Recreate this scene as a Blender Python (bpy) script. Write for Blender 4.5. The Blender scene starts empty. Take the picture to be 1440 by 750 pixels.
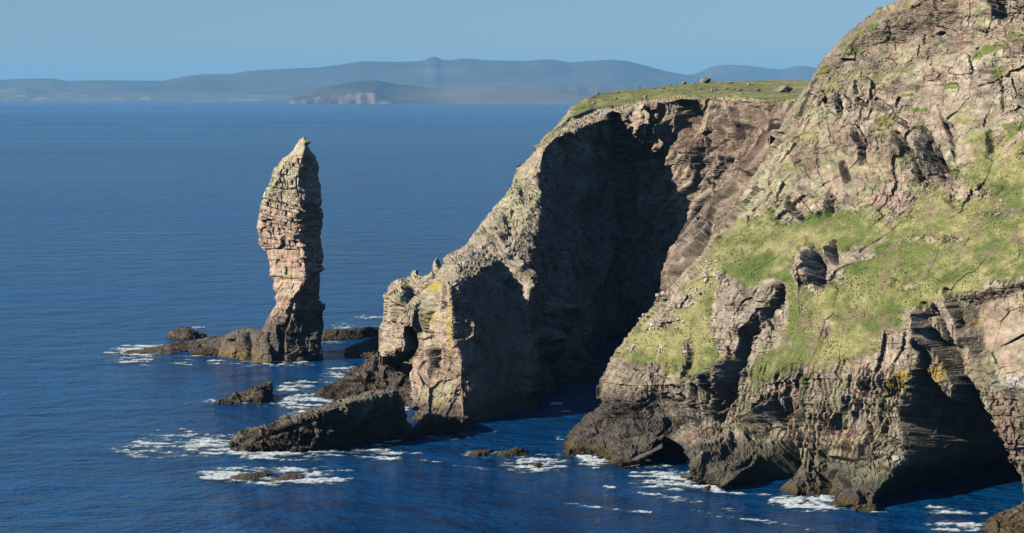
import bpy, bmesh, math, random
import numpy as np
from mathutils import Vector, Matrix
from mathutils.geometry import delaunay_2d_cdt

random.seed(7)
sc = bpy.context.scene
COL = sc.collection
R = math.radians

# ------------------------------------------------------------------ camera, sky, sun, exposure
FPX, HOR, CAMZ = 2800.0, 136.0, 71.0            # focal length in photo pixels, eye level row, eye height (m)
PITCH = math.atan((375 - HOR) / FPX)
cam_d = bpy.data.cameras.new('camera'); cam = bpy.data.objects.new('camera', cam_d); COL.objects.link(cam)
cam.location = (0, 0, CAMZ); cam.rotation_euler = (math.pi / 2 - PITCH, 0, 0)
cam_d.sensor_width = 36; cam_d.lens = 36 * FPX / 1440; cam_d.clip_start = 1; cam_d.clip_end = 300000
sc.camera = cam
SUN_EL, SUN_AZ = R(30), R(26)                   # sun on the left, 26 degrees to the camera's side
SUNV = Vector((-math.cos(SUN_AZ) * math.cos(SUN_EL), -math.sin(SUN_AZ) * math.cos(SUN_EL), math.sin(SUN_EL)))
world = bpy.data.worlds.new('World'); sc.world = world; world.use_nodes = True
wn = world.node_tree; bg = wn.nodes['Background']
sky = wn.nodes.new('ShaderNodeTexSky'); sky.sky_type = 'NISHITA'; sky.sun_disc = False
sky.sun_elevation = SUN_EL; sky.sun_rotation = math.atan2(SUNV.x, SUNV.y)
sky.altitude = 0; sky.air_density = 1.0; sky.dust_density = 0.2; sky.ozone_density = 5.0
tint = wn.nodes.new('ShaderNodeVectorMath'); tint.operation = 'MULTIPLY'; tint.inputs[1].default_value = (.77, .92, 1.07)   # clear northern air
wn.links.new(sky.outputs[0], tint.inputs[0]); wn.links.new(tint.outputs[0], bg.inputs['Color']); bg.inputs['Strength'].default_value = 0.060
sun_d = bpy.data.lights.new('sun', 'SUN'); sun = bpy.data.objects.new('sun', sun_d); COL.objects.link(sun)
sun_d.energy = 5.0; sun_d.angle = R(0.5); sun_d.color = (1.0, 0.93, 0.80)
sun.rotation_euler = SUNV.to_track_quat('Z', 'Y').to_euler(); sun.location = (-200, 100, 200)
sc.view_settings.view_transform = 'Standard'; sc.view_settings.look = 'None'
sc.view_settings.exposure = 0.5; sc.view_settings.gamma = 1.0
sc.cycles.volume_bounces = 1; sc.cycles.max_bounces = 6; sc.cycles.diffuse_bounces = 0; sc.cycles.glossy_bounces = 2

cP, sP = math.cos(PITCH), math.sin(PITCH)
def at(u, v, Y):
    """world point that lies Y metres ahead and shows at photo pixel (u, v); arrays allowed"""
    xn = (np.asarray(u, float) - 720) / FPX; yn = (375 - np.asarray(v, float)) / FPX
    dy = cP + yn * sP; dz = -sP + yn * cP
    t = Y / dy
    return xn * t, np.asarray(Y, float) + 0 * xn, CAMZ + dz * t
def seaY(v):
    yn = (375 - np.asarray(v, float)) / FPX
    return CAMZ * (cP + yn * sP) / (sP - yn * cP)
def sea_pt(u, v):
    x, y, z = at(u, v, seaY(v)); return float(x), float(y)

# ------------------------------------------------------------------ noise
def _h(i, j, k, s):
    n = (i.astype(np.int64) * 374761393 + j.astype(np.int64) * 668265263 + k.astype(np.int64) * 2147483647 + s * 1274126177) & 0xffffffff
    n = ((n ^ (n >> 13)) * 1274126177) & 0xffffffff
    n = ((n ^ (n >> 16)) * 2246822519) & 0xffffffff
    return ((n ^ (n >> 15)) & 0xffffff).astype(np.float32) / float(0xffffff)
def vnoise(x, y, z, s=0):
    xi, yi, zi = np.floor(x), np.floor(y), np.floor(z)
    fx, fy, fz = (x - xi), (y - yi), (z - zi)
    fx = fx * fx * (3 - 2 * fx); fy = fy * fy * (3 - 2 * fy); fz = fz * fz * (3 - 2 * fz)
    xi = xi.astype(np.int64); yi = yi.astype(np.int64); zi = zi.astype(np.int64)
    r = 0
    for a in (0, 1):
        for b in (0, 1):
            for c in (0, 1):
                w = (fx if a else 1 - fx) * (fy if b else 1 - fy) * (fz if c else 1 - fz)
                r = r + w * _h(xi + a, yi + b, zi + c, s)
    return r * 2 - 1
def fbm(x, y, z, s=0, o=4, g=.5):
    r = 0; a = 1; t = 0
    for k in range(o):
        r = r + a * vnoise(x * 2 ** k + 17.3 * k, y * 2 ** k, z * 2 ** k, s + k); t += a; a *= g
    return r / t
def voro(x, y, z, s=0):
    """nearest of 8 jittered cells: id hashes, local offset, and gap between nearest two (small near an edge)"""
    bx, by, bz = np.floor(x - .5), np.floor(y - .5), np.floor(z - .5)
    d1 = np.full(x.shape, 9., np.float32); d2 = d1.copy()
    out = [np.zeros(x.shape, np.float32) for _ in range(6)]
    for a in (0, 1):
        for b in (0, 1):
            for c in (0, 1):
                i, j, k = (bx + a).astype(np.int64), (by + b).astype(np.int64), (bz + c).astype(np.int64)
                h1, h2, h3 = _h(i, j, k, s), _h(i, j, k, s + 1), _h(i, j, k, s + 2)
                dx = x - (i + .2 + .6 * h1); dy = y - (j + .2 + .6 * h2); dz = z - (k + .2 + .6 * h3)
                d = dx * dx + dy * dy + dz * dz
                m = d < d1
                d2 = np.where(m, d1, np.minimum(d2, d)); d1 = np.where(m, d, d1)
                hh = (h1 * 7.13 + h2 * 3.7) % 1; h4 = (h2 * 5.3 + h3 * 9.1) % 1; h5 = (h3 * 8.7 + h1 * 4.9) % 1
                for o, val in zip(out, (dx, dy, dz, hh, h4, h5)): o[m] = val[m]
    return out + [np.sqrt(d2) - np.sqrt(d1)]
def sstep(a, b, x):
    t = np.clip((x - a) / (b - a), 0, 1); return t * t * (3 - 2 * t)
def mix(a, b, t): return a + (b - a) * t
def cmix(C, c, t): return C + (np.array(c, np.float32) - C) * t[:, None]

# ------------------------------------------------------------------ object helpers
def tag(o, label=None, cat=None, group=None, kind=None):
    if label: o['label'] = label
    if cat: o['category'] = cat
    if group: o['group'] = group
    if kind: o['kind'] = kind
    return o
def empty(name, loc=(0, 0, 0)):
    o = bpy.data.objects.new(name, None); COL.objects.link(o); o.location = loc; return o
def mesh_obj(name, verts, quads, mat, col=None, parent=None, smooth=False, origin=None, extra=None):
    me = bpy.data.meshes.new(name)
    verts = np.asarray(verts, np.float32)
    org = np.array(origin if origin is not None else (0, 0, 0), np.float32)
    if parent is not None: org = np.array(parent.location, np.float32)
    verts = verts - org
    quads = np.asarray(quads, np.int32); n = quads.shape[1]
    me.vertices.add(len(verts)); me.vertices.foreach_set('co', verts.ravel())
    me.loops.add(quads.size); me.loops.foreach_set('vertex_index', quads.ravel())
    me.polygons.add(len(quads)); me.polygons.foreach_set('loop_start', np.arange(0, quads.size, n, dtype=np.int32))
    me.polygons.foreach_set('loop_total', np.full(len(quads), n, np.int32))
    me.polygons.foreach_set('use_smooth', np.full(len(quads), smooth, bool))
    me.update(calc_edges=True)
    if col is not None:
        a = me.color_attributes.new('Col', 'FLOAT_COLOR', 'POINT')
        c = np.ones((len(verts), 4), np.float32); c[:, :3] = np.clip(col, 0, 1); a.data.foreach_set('color', c.ravel())
    if extra:
        for k, vals in extra.items():
            a = me.attributes.new(k, 'FLOAT', 'POINT'); a.data.foreach_set('value', np.asarray(vals, np.float32))
    me.materials.append(mat)
    o = bpy.data.objects.new(name, me); COL.objects.link(o)
    if parent is not None: o.parent = parent
    else: o.location = tuple(float(q) for q in org)
    return o

# ------------------------------------------------------------------ materials
def new_mat(name):
    m = bpy.data.materials.new(name); m.use_nodes = True
    return m, m.node_tree.nodes, m.node_tree.links, m.node_tree.nodes['Principled BSDF']
def rock_material(name, s1=2.2, s2=.55, bump=.38, rough=.92, var=.35):
    m, N, L, b = new_mat(name)
    at_ = N.new('ShaderNodeVertexColor'); at_.layer_name = 'Col'
    geo = N.new('ShaderNodeNewGeometry')
    n1 = N.new('ShaderNodeTexNoise'); n1.inputs['Scale'].default_value = 1 / s1; n1.inputs['Detail'].default_value = 8; n1.inputs['Roughness'].default_value = .65
    mp = N.new('ShaderNodeMapping'); mp.inputs['Scale'].default_value = (1, 1, 1.8)
    L.new(geo.outputs['Position'], mp.inputs['Vector']); L.new(mp.outputs[0], n1.inputs['Vector'])
    n2 = N.new('ShaderNodeTexNoise'); n2.inputs['Scale'].default_value = 1 / s2; n2.inputs['Detail'].default_value = 5
    L.new(mp.outputs[0], n2.inputs['Vector'])
    mr = N.new('ShaderNodeMapRange'); mr.inputs['From Min'].default_value = .3; mr.inputs['From Max'].default_value = .7
    mr.inputs['To Min'].default_value = 1 - var; mr.inputs['To Max'].default_value = 1 + var
    L.new(n1.outputs['Fac'], mr.inputs['Value'])
    mu = N.new('ShaderNodeVectorMath'); mu.operation = 'SCALE'
    L.new(at_.outputs['Color'], mu.inputs[0]); L.new(mr.outputs[0], mu.inputs['Scale'])
    L.new(mu.outputs[0], b.inputs['Base Color'])
    add = N.new('ShaderNodeMath'); add.operation = 'MULTIPLY_ADD'; add.inputs[1].default_value = 2.0
    L.new(n1.outputs['Fac'], add.inputs[0]); L.new(n2.outputs['Fac'], add.inputs[2])
    bp = N.new('ShaderNodeBump'); bp.inputs['Strength'].default_value = bump; bp.inputs['Distance'].default_value = .5
    L.new(add.outputs[0], bp.inputs['Height']); L.new(bp.outputs[0], b.inputs['Normal'])
    b.inputs['Roughness'].default_value = rough; b.inputs['Specular IOR Level'].default_value = .25
    return m
M_ROCK = rock_material('weathered_sandstone')
M_BOULDER = rock_material('boulder_stone', 1.0, .3, .4)
M_FAR = rock_material('distant_moorland', 900, 200, .0, 1.0, .25)
def plain(name, c, rough=.8):
    m, N, L, b = new_mat(name); n = N.new('ShaderNodeTexNoise'); n.inputs['Scale'].default_value = 12
    mx = N.new('ShaderNodeMix'); mx.data_type = 'RGBA'
    mx.inputs['A'].default_value = (*[q * .8 for q in c], 1); mx.inputs['B'].default_value = (*[min(1, q * 1.2) for q in c], 1)
    L.new(n.outputs['Fac'], mx.inputs['Factor']); L.new(mx.outputs['Result'], b.inputs['Base Color'])
    b.inputs['Roughness'].default_value = rough; return m
def attr_mat(name, rough=.9):
    m, N, L, b = new_mat(name); a = N.new('ShaderNodeVertexColor'); a.layer_name = 'Col'
    L.new(a.outputs['Color'], b.inputs['Base Color']); b.inputs['Roughness'].default_value = rough
    b.inputs['Specular IOR Level'].default_value = .2
    return m
M_GRASS = attr_mat('grass_blades')

# ------------------------------------------------------------------ rock masses: outline + depth -> relief solid
def seg_dist(u, v, poly, closed=True):
    """distance to a polyline, with signed side (+ = right of travel)"""
    P = np.array(poly, float); best = np.full(u.shape, 1e9); side = np.zeros(u.shape); along = np.zeros(u.shape)
    Ls = 0
    n = len(P) if closed else len(P) - 1
    for i in range(n):
        a, b = P[i], P[(i + 1) % len(P)]; d = b - a; L2 = (d ** 2).sum() + 1e-9
        t = np.clip(((u - a[0]) * d[0] + (v - a[1]) * d[1]) / L2, 0, 1)
        px, py = u - a[0] - t * d[0], v - a[1] - t * d[1]
        dd = np.hypot(px, py); m = dd < best
        best = np.where(m, dd, best); cr = d[0] * py - d[1] * px
        side = np.where(m, np.sign(cr), side); along = np.where(m, Ls + t * math.sqrt(L2), along)
        Ls += math.sqrt(L2)
    return best, side, along / max(Ls, 1e-6)
def inside(u, v, poly):
    P = poly; r = np.zeros(u.shape, bool)
    for i in range(len(P)):
        x1, y1 = P[i]; x2, y2 = P[(i + 1) % len(P)]
        if y1 == y2: continue
        r ^= ((y1 > v) != (y2 > v)) & (u < (x2 - x1) * (v - y1) / (y2 - y1) + x1)
    return r
def cdt_depth(U, V, pts, edges=()):
    """piecewise-linear depth over the grid from control points (u, v, Y)"""
    P = np.array(pts, float)
    vs, _, fs, ov, _, _ = delaunay_2d_cdt([Vector(p[:2]) for p in P], list(edges), [], 0, 1e-4)
    ys = []
    for k, q in enumerate(vs):
        if ov[k]: ys.append(np.mean([P[i][2] for i in ov[k]]))
        else:
            d = np.hypot(P[:, 0] - q[0], P[:, 1] - q[1]); w = 1 / (d + .1) ** 2; ys.append((w * P[:, 2]).sum() / w.sum())
    out = np.full(U.shape, np.nan)
    for f in fs:
        a, b, c = [(vs[i][0], vs[i][1], ys[i]) for i in f[:3]]
        den = (b[1] - c[1]) * (a[0] - c[0]) + (c[0] - b[0]) * (a[1] - c[1])
        if abs(den) < 1e-9: continue
        m = (U >= min(a[0], b[0], c[0]) - .5) & (U <= max(a[0], b[0], c[0]) + .5) & (V >= min(a[1], b[1], c[1]) - .5) & (V <= max(a[1], b[1], c[1]) + .5)
        uu, vv = U[m], V[m]
        l1 = ((b[1] - c[1]) * (uu - c[0]) + (c[0] - b[0]) * (vv - c[1])) / den
        l2 = ((c[1] - a[1]) * (uu - c[0]) + (a[0] - c[0]) * (vv - c[1])) / den
        l3 = 1 - l1 - l2; ok = (l1 > -1e-3) & (l2 > -1e-3) & (l3 > -1e-3)
        o = out[m]; o[ok] = (l1 * a[2] + l2 * b[2] + l3 * c[2])[ok]; out[m] = o
    return out
def fill_edges(D):
    """carry the nearest known depth of each row (then of the nearest row) past the control points"""
    if not np.isnan(D).any(): return D
    D = D.copy(); good = []
    for r in range(D.shape[0]):
        k = np.nonzero(~np.isnan(D[r]))[0]
        if len(k): D[r] = np.interp(np.arange(D.shape[1]), k, D[r, k]); good.append(r)
    good = np.array(good)
    for r in range(D.shape[0]):
        if np.isnan(D[r, 0]): D[r] = D[good[np.argmin(np.abs(good - r))]]
    return D
def tps_depth(U, V, pts):
    P = np.array(pts, float); c = P[:, :2] / 300.; n = len(P)
    def K(r2): return np.where(r2 > 1e-12, r2 * np.log(r2 + 1e-12), 0)
    A = np.zeros((n + 3, n + 3)); A[:n, :n] = K(((c[:, None] - c[None]) ** 2).sum(-1)) + np.eye(n) * 2e-3
    A[:n, n] = 1; A[:n, n + 1:] = c; A[n, :n] = 1; A[n + 1:, :n] = c.T
    w = np.linalg.solve(A, np.r_[P[:, 2], 0, 0, 0])
    r = w[n] + w[n + 1] * U / 300 + w[n + 2] * V / 300
    for i in range(n): r = r + w[i] * K((U / 300 - c[i, 0]) ** 2 + (V / 300 - c[i, 1]) ** 2)
    return r
def blur(A, k):
    if k < 1: return A
    for ax in (0, 1):
        for _ in range(2):
            pad = [(0, 0), (0, 0)]; pad[ax] = (k, k)
            B = np.cumsum(np.pad(A, pad, mode='edge'), axis=ax)
            n = 2 * k + 1
            if ax == 0: Z = np.vstack([np.zeros((1, A.shape[1])), B]); A = (Z[n:] - Z[:-n]) / n
            else: Z = np.hstack([np.zeros((A.shape[0], 1)), B]); A = (Z[:, n:] - Z[:, :-n]) / n
    return A

def courses(X, Y, Z, h, w, seed, ang):
    """jointed beds: courses of stone h metres thick cut into blocks about w metres wide; step, tilt and open joints"""
    zz = Z / h; zz = zz + .3 * np.sin(zz * 1.7) + .2 * np.sin(zz * .63 + 2)
    k = np.floor(zz); fz = zz - k; ki = k.astype(np.int64); o = ki * 0
    hk = _h(ki, o, o + 3, seed)
    ca, sa = math.cos(ang), math.sin(ang)
    a = (X * ca + Y * sa) / (w * (.6 + .8 * hk)) + hk * 13; b = (Y * ca - X * sa) / (w * (.6 + .8 * hk)) + hk * 7
    ai = np.floor(a); bi = np.floor(b); fa = a - ai; fb = b - bi; ai = ai.astype(np.int64); bi = bi.astype(np.int64)
    h1 = _h(ai, bi, ki, seed + 1); h2 = _h(ai, bi, ki, seed + 2); h3 = _h(ai, bi, ki, seed + 3)
    step = .8 * (hk - .5) + .9 * (h1 - .5) + .8 * (fa - .5) * (h2 - .5) + .8 * (fb - .5) * (h3 - .5) + .5 * (fz - .5) * (h1 - .3)
    j = np.maximum(sstep(.12, .0, np.minimum(fa, 1 - fa)) * (h2 > .45), sstep(.12, 0, np.minimum(fb, 1 - fb)) * (h3 > .45))
    bed = sstep(.14, 0, fz) * (hk > .3)
    return step, np.maximum(j * .8, bed), h3 - .5
def rock_relief(P, u, v, amp, dip=(0.0, 0.0), seed=0, s=1.0, brick=.5):
    """signed displacement (m), joint depth and block tone at points P: bedded, jointed, weathered sandstone"""
    x, y, z = P
    wx = fbm(x / 22, y / 22, z / 22, seed + 50, 2) * 2.0 + .2 * fbm(x / 2.2, y / 2.2, z / 2.2, seed + 52, 3)
    wy = fbm(x / 22 + 40, y / 22, z / 22, seed + 60, 2) * 2.0 + .2 * fbm(x / 2.2, y / 2.2 + 7, z / 2.2, seed + 62, 3)
    wz = fbm(x / 26, y / 26 + 9, z / 20, seed + 70, 3) * 1.9 + .2 * fbm(x / 2.6, y / 2.6, z / 1.8 + 5, seed + 72, 3)
    X, Y_, Z = x + wx, y + wy, z + dip[0] * x + dip[1] * y + wz
    D = fbm(x / 34, y / 34, z / 55, seed, 3) * 3.4 * amp + fbm(x / 11, y / 11, z / 22, seed + 3, 4) * 1.6 * amp
    d = voro(X / (7.0 * s), Y_ / (7.0 * s), Z / (10.5 * s), seed + 1)
    D = D + amp * s * (1.3 * (d[3] - .5) + 3.4 * (d[0] * (d[4] - .5) + d[1] * (d[5] - .5)) + 1.6 * d[2] * (d[3] - .5))
    tone = (d[4] - .5) * .35
    rough = .45 + .9 * sstep(-.15, .3, fbm(x / 15, y / 15, z / 15, seed + 81, 3))
    e = voro(X / (2.4 * s) + 5, Y_ / (2.4 * s), Z / (3.4 * s), seed + 4)
    D = D + amp * s * rough * (.5 * (e[3] - .5) + .85 * (e[0] * (e[4] - .5) + e[1] * (e[5] - .5)) + .5 * e[2] * (e[3] - .6))
    tone = tone + (e[5] - .5) * .22
    hard = sstep(.25, .6, amp)
    if brick > 1.2: dims = ((3.4, 5.0), (1.7, 2.9), (.85, 1.6))      # thin flagstone beds
    else: dims = ((3.3, 2.7), (1.9, 1.15), (.75, .8))               # tall jointed blocks
    s1, c1, t1 = courses(X, Y_, Z, dims[0][0] * s, dims[0][1] * s, seed + 9, .5)
    s2, c2, t2 = courses(X, Y_, Z + .1 * wx, dims[1][0] * s, dims[1][1] * s, seed + 19, .3)
    s3, c3, t3 = courses(X, Y_, Z - .1 * wx, dims[2][0] * s, dims[2][1] * s, seed + 29, .6)
    m = sstep(-.2, .2, fbm(x / 6, y / 6, z / 6, seed + 83, 3)); m2 = sstep(-.2, .25, fbm(x / 9, y / 9, z / 9, seed + 84, 3))
    D = D + amp * s * brick * hard * ((.5 + .5 * m2) * .95 * s1 + (.4 + .6 * m) * (1.15 * s2 + .55 * s3))
    crack = np.clip(np.maximum(c1 * .8 * m2, np.maximum(c2 * .7, c3 * .4) * m), 0, 1) * min(1, brick * 1.6) * hard
    tone = tone + hard * (t1 * .25 + t2 * .5 + t3 * .4) + .45 * fbm(x / 2.1, y / 2.1, z / 2.1, seed + 85, 3)
    D = D + (amp * .32 + .10) * s * fbm(x / (1.7 * s), y / (1.7 * s), z / (2.6 * s), seed + 87, 4)
    D = D - crack * .24 * amp * s
    return D, crack, tone, (Z, t1)

def relief_mass(name, outline, depth, step, vstep=None, amp=None, dip=(0, 0), seed=0, s=1.0, brick=.5, edge=(10, 8), strokes=(), colour=None,
                back=None, parent=None, blurk=2, skirt=25, mat=None, origin=None, open_edges=None, edge_wobble=1.2):
    """A rock mass. outline = photo-pixel silhouette, depth(U,V) = metres ahead. back = thickness (closed solid) or None (long skirt)."""
    O = np.array(outline, float)
    us = np.arange(O[:, 0].min() - 1, O[:, 0].max() + 1 + step, step)
    if vstep is None: vs = np.arange(O[:, 1].min() - 1, O[:, 1].max() + 1 + step, step)
    else: vs = vstep
    U, V = np.meshgrid(us, vs)
    if callable(edge_wobble): edge_wobble = edge_wobble(U, V)
    Uw = U + edge_wobble * fbm(U / 5, V / 5, U * 0 + seed, seed + 90, 3) * 1.5
    Vw = V + edge_wobble * fbm(U / 5 + 30, V / 5, U * 0 + seed, seed + 95, 3) * 1.5
    ins = inside(Uw, Vw, outline)
    D = depth(U, V)
    D = fill_edges(D)
    D = blur(D, blurk)
    ed, _, _ = seg_dist(Uw, Vw, outline if open_edges is None else open_edges, open_edges is None)
    ew, er = edge
    if callable(er): er = er(U, V)
    rr = np.clip(1 - ed / ew, 0, 1)
    D = D + er * (1 - np.sqrt(np.clip(1 - rr * rr * .98, 0, 1)))
    carve = np.zeros(U.shape)
    for st in strokes: carve = carve + st(U, V)
    X, Y, Z = at(U, V, D)
    # normals of the plain form (towards the viewer), then the sculpted relief along them
    def normals(X, Y, Z):
        gu = [np.gradient(q, axis=1) for q in (X, Y, Z)]; gv = [np.gradient(q, axis=0) for q in (X, Y, Z)]
        n = [gu[1] * gv[2] - gu[2] * gv[1], gu[2] * gv[0] - gu[0] * gv[2], gu[0] * gv[1] - gu[1] * gv[0]]
        l = np.sqrt(n[0] ** 2 + n[1] ** 2 + n[2] ** 2) + 1e-9
        sg = np.where(n[1] > 0, -1, 1)
        return [q / l * sg for q in n]
    n0 = [blur(q, 4) for q in normals(X, Y, Z)]
    l = np.sqrt(sum(q * q for q in n0)) + 1e-9; n0 = [q / l for q in n0]
    # keep carving mostly level so that clefts run into the hill
    nc = [n0[0], n0[1], n0[2] * .35]
    X, Y, Z = X - nc[0] * carve, Y - nc[1] * carve, Z - nc[2] * carve
    A = amp(U, V, (X, Y, Z), n0) if callable(amp) else np.full(U.shape, 1.0 if amp is None else amp)
    sh = U.shape
    d, crack, tone, bedi = rock_relief([q.ravel().astype(np.float32) for q in (X, Y, Z)], U.ravel(), V.ravel(), A.ravel(), dip, seed, s, brick)
    d = d.reshape(sh) * (1 - .5 * rr)
    nd = [n0[0], n0[1], n0[2] * .6]
    X, Y, Z = X + nd[0] * d, Y + nd[1] * d, Z + nd[2] * d
    nf = normals(X, Y, Z)
    nb = [blur(q, 2) for q in nf]
    C = colour(U.ravel(), V.ravel(), X.ravel(), Y.ravel(), Z.ravel(), [q.ravel() for q in nb], tone, crack, bedi)
    # cells -> faces
    cell = ins[:-1, :-1] & ins[1:, :-1] & ins[:-1, 1:] & ins[1:, 1:]
    idx = np.full(sh, -1, np.int64); used = np.zeros(sh, bool)
    used[:-1, :-1] |= cell; used[1:, :-1] |= cell; used[:-1, 1:] |= cell; used[1:, 1:] |= cell
    n = used.sum(); idx[used] = np.arange(n)
    verts = np.stack([X[used], Y[used], Z[used]], 1); col = C[used.ravel()]
    i, j = np.nonzero(cell)
    q = np.stack([idx[i, j], idx[i + 1, j], idx[i + 1, j + 1], idx[i, j + 1]], 1)
    # boundary edges
    pc = np.pad(cell, 1)
    eds = []
    for di, dj, a, b in ((-1, 0, (0, 1), (0, 0)), (1, 0, (1, 0), (1, 1)), (0, -1, (0, 0), (1, 0)), (0, 1, (1, 1), (0, 1))):
        m = cell & ~pc[1 + di:1 + di + cell.shape[0], 1 + dj:1 + dj + cell.shape[1]]
        ii, jj = np.nonzero(m)
        eds.append(np.stack([idx[ii + a[0], jj + a[1]], idx[ii + b[0], jj + b[1]]], 1))
    eds = np.concatenate(eds)
    if back is None:
        bv = np.unique(eds); mp = np.full(n, -1); mp[bv] = np.arange(len(bv))
        vv = verts[bv].copy(); k = (vv[:, 1] + skirt) / vv[:, 1]
        w = fbm(vv[:, 0] / 9, vv[:, 2] / 9, vv[:, 2] * 0, seed + 33, 2)
        vv[:, 1] += skirt; vv[:, 0] *= k; vv[:, 2] = CAMZ + (vv[:, 2] - CAMZ) * k - skirt * (.12 + .08 * w)
        bq = np.stack([eds[:, 1], eds[:, 0], n + mp[eds[:, 0]], n + mp[eds[:, 1]]], 1)
        verts = np.concatenate([verts, vv]); col = np.concatenate([col, col[bv]]); q = np.concatenate([q, bq])
    else:
        T = back * np.sqrt(np.clip(1 - (1 - np.clip(ed / (ew * 2.2), 0, 1)) ** 2, 0, 1))
        kk = (Y + T + .5) / Y
        vb = np.stack([(X * kk)[used], (Y + T + .5)[used], (CAMZ + (Z - CAMZ) * kk)[used]], 1)
        q2 = q[:, ::-1] + n
        bq = np.stack([eds[:, 1], eds[:, 0], n + eds[:, 0], n + eds[:, 1]], 1)
        verts = np.concatenate([verts, vb]); col = np.concatenate([col, col]); q = np.concatenate([q, q2, bq])
    o = mesh_obj(name, verts, q[:, ::-1], mat or M_ROCK, col, parent, origin=origin)
    o_data = dict(U=U, V=V, X=X, Y=Y, Z=Z, n=nb, ins=ins, C=C.reshape(sh + (3,)))
    return o, o_data

def cleft(poly, w, d, taper=True):
    def f(U, V):
        m = (U > min(p[0] for p in poly) - w * 2) & (U < max(p[0] for p in poly) + w * 2) & (V > min(p[1] for p in poly) - w * 2) & (V < max(p[1] for p in poly) + w * 2)
        r = np.zeros(U.shape)
        if not m.any(): return r
        uu = U[m] + 1.6 * fbm(U[m] / 7, V[m] / 7, U[m] * 0, 5, 2)
        ds, sd, al = seg_dist(uu, V[m], poly, False)
        k = sstep(w, w * .35, ds)
        if taper: k = k * np.clip(.35 + 2.2 * np.minimum(al, 1 - al), 0, 1)
        r[m] = d * k; return r
    return f
def arris(poly, wl, wr, d):
    """a rib that swells slowly on its left side and drops off sharply on its right"""
    def f(U, V):
        W = max(wl, wr) * 1.5
        m = (U > min(p[0] for p in poly) - W) & (U < max(p[0] for p in poly) + W) & (V > min(p[1] for p in poly) - W) & (V < max(p[1] for p in poly) + W)
        r = np.zeros(U.shape)
        if not m.any(): return r
        uu = U[m] + 2 * fbm(U[m] / 9, V[m] / 9, U[m] * 0, 8, 2)
        ds, sd, al = seg_dist(uu, V[m], poly, False)   # polyline drawn top to bottom: sd<0 is picture-right
        k = np.where(sd > 0, np.clip(1 - ds / wl, 0, 1), np.clip(1 - ds / wr, 0, 1))
        r[m] = -d * k * np.clip(4 * np.minimum(al, 1 - al) + .1, 0, 1); return r
    return f
def hollow(poly, soft, d, wob=3):
    def f(U, V):
        m = (U > min(p[0] for p in poly) - soft - 6) & (U < max(p[0] for p in poly) + soft + 6) & (V > min(p[1] for p in poly) - soft - 6) & (V < max(p[1] for p in poly) + soft + 6)
        r = np.zeros(U.shape)
        if not m.any(): return r
        uu = U[m] + wob * fbm(U[m] / 12, V[m] / 12, U[m] * 0, 3, 3); vv = V[m] + wob * fbm(U[m] / 12, V[m] / 12 + 9, U[m] * 0, 4, 3)
        ds, _, _ = seg_dist(uu, vv, poly); k = np.where(inside(uu, vv, poly), ds, -ds)
        r[m] = d * sstep(-soft * .2, soft, k); return r
    return f
def blob(u, v, ru, rv, w=1.0):
    return lambda U, V: w * np.exp(-(((U - u) / ru) ** 2 + ((V - v) / rv) ** 2) * 1.2)
def blobs(L, U, V):
    r = 0
    for b in L: r = r + blob(*b)(U, V)
    return r

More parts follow.
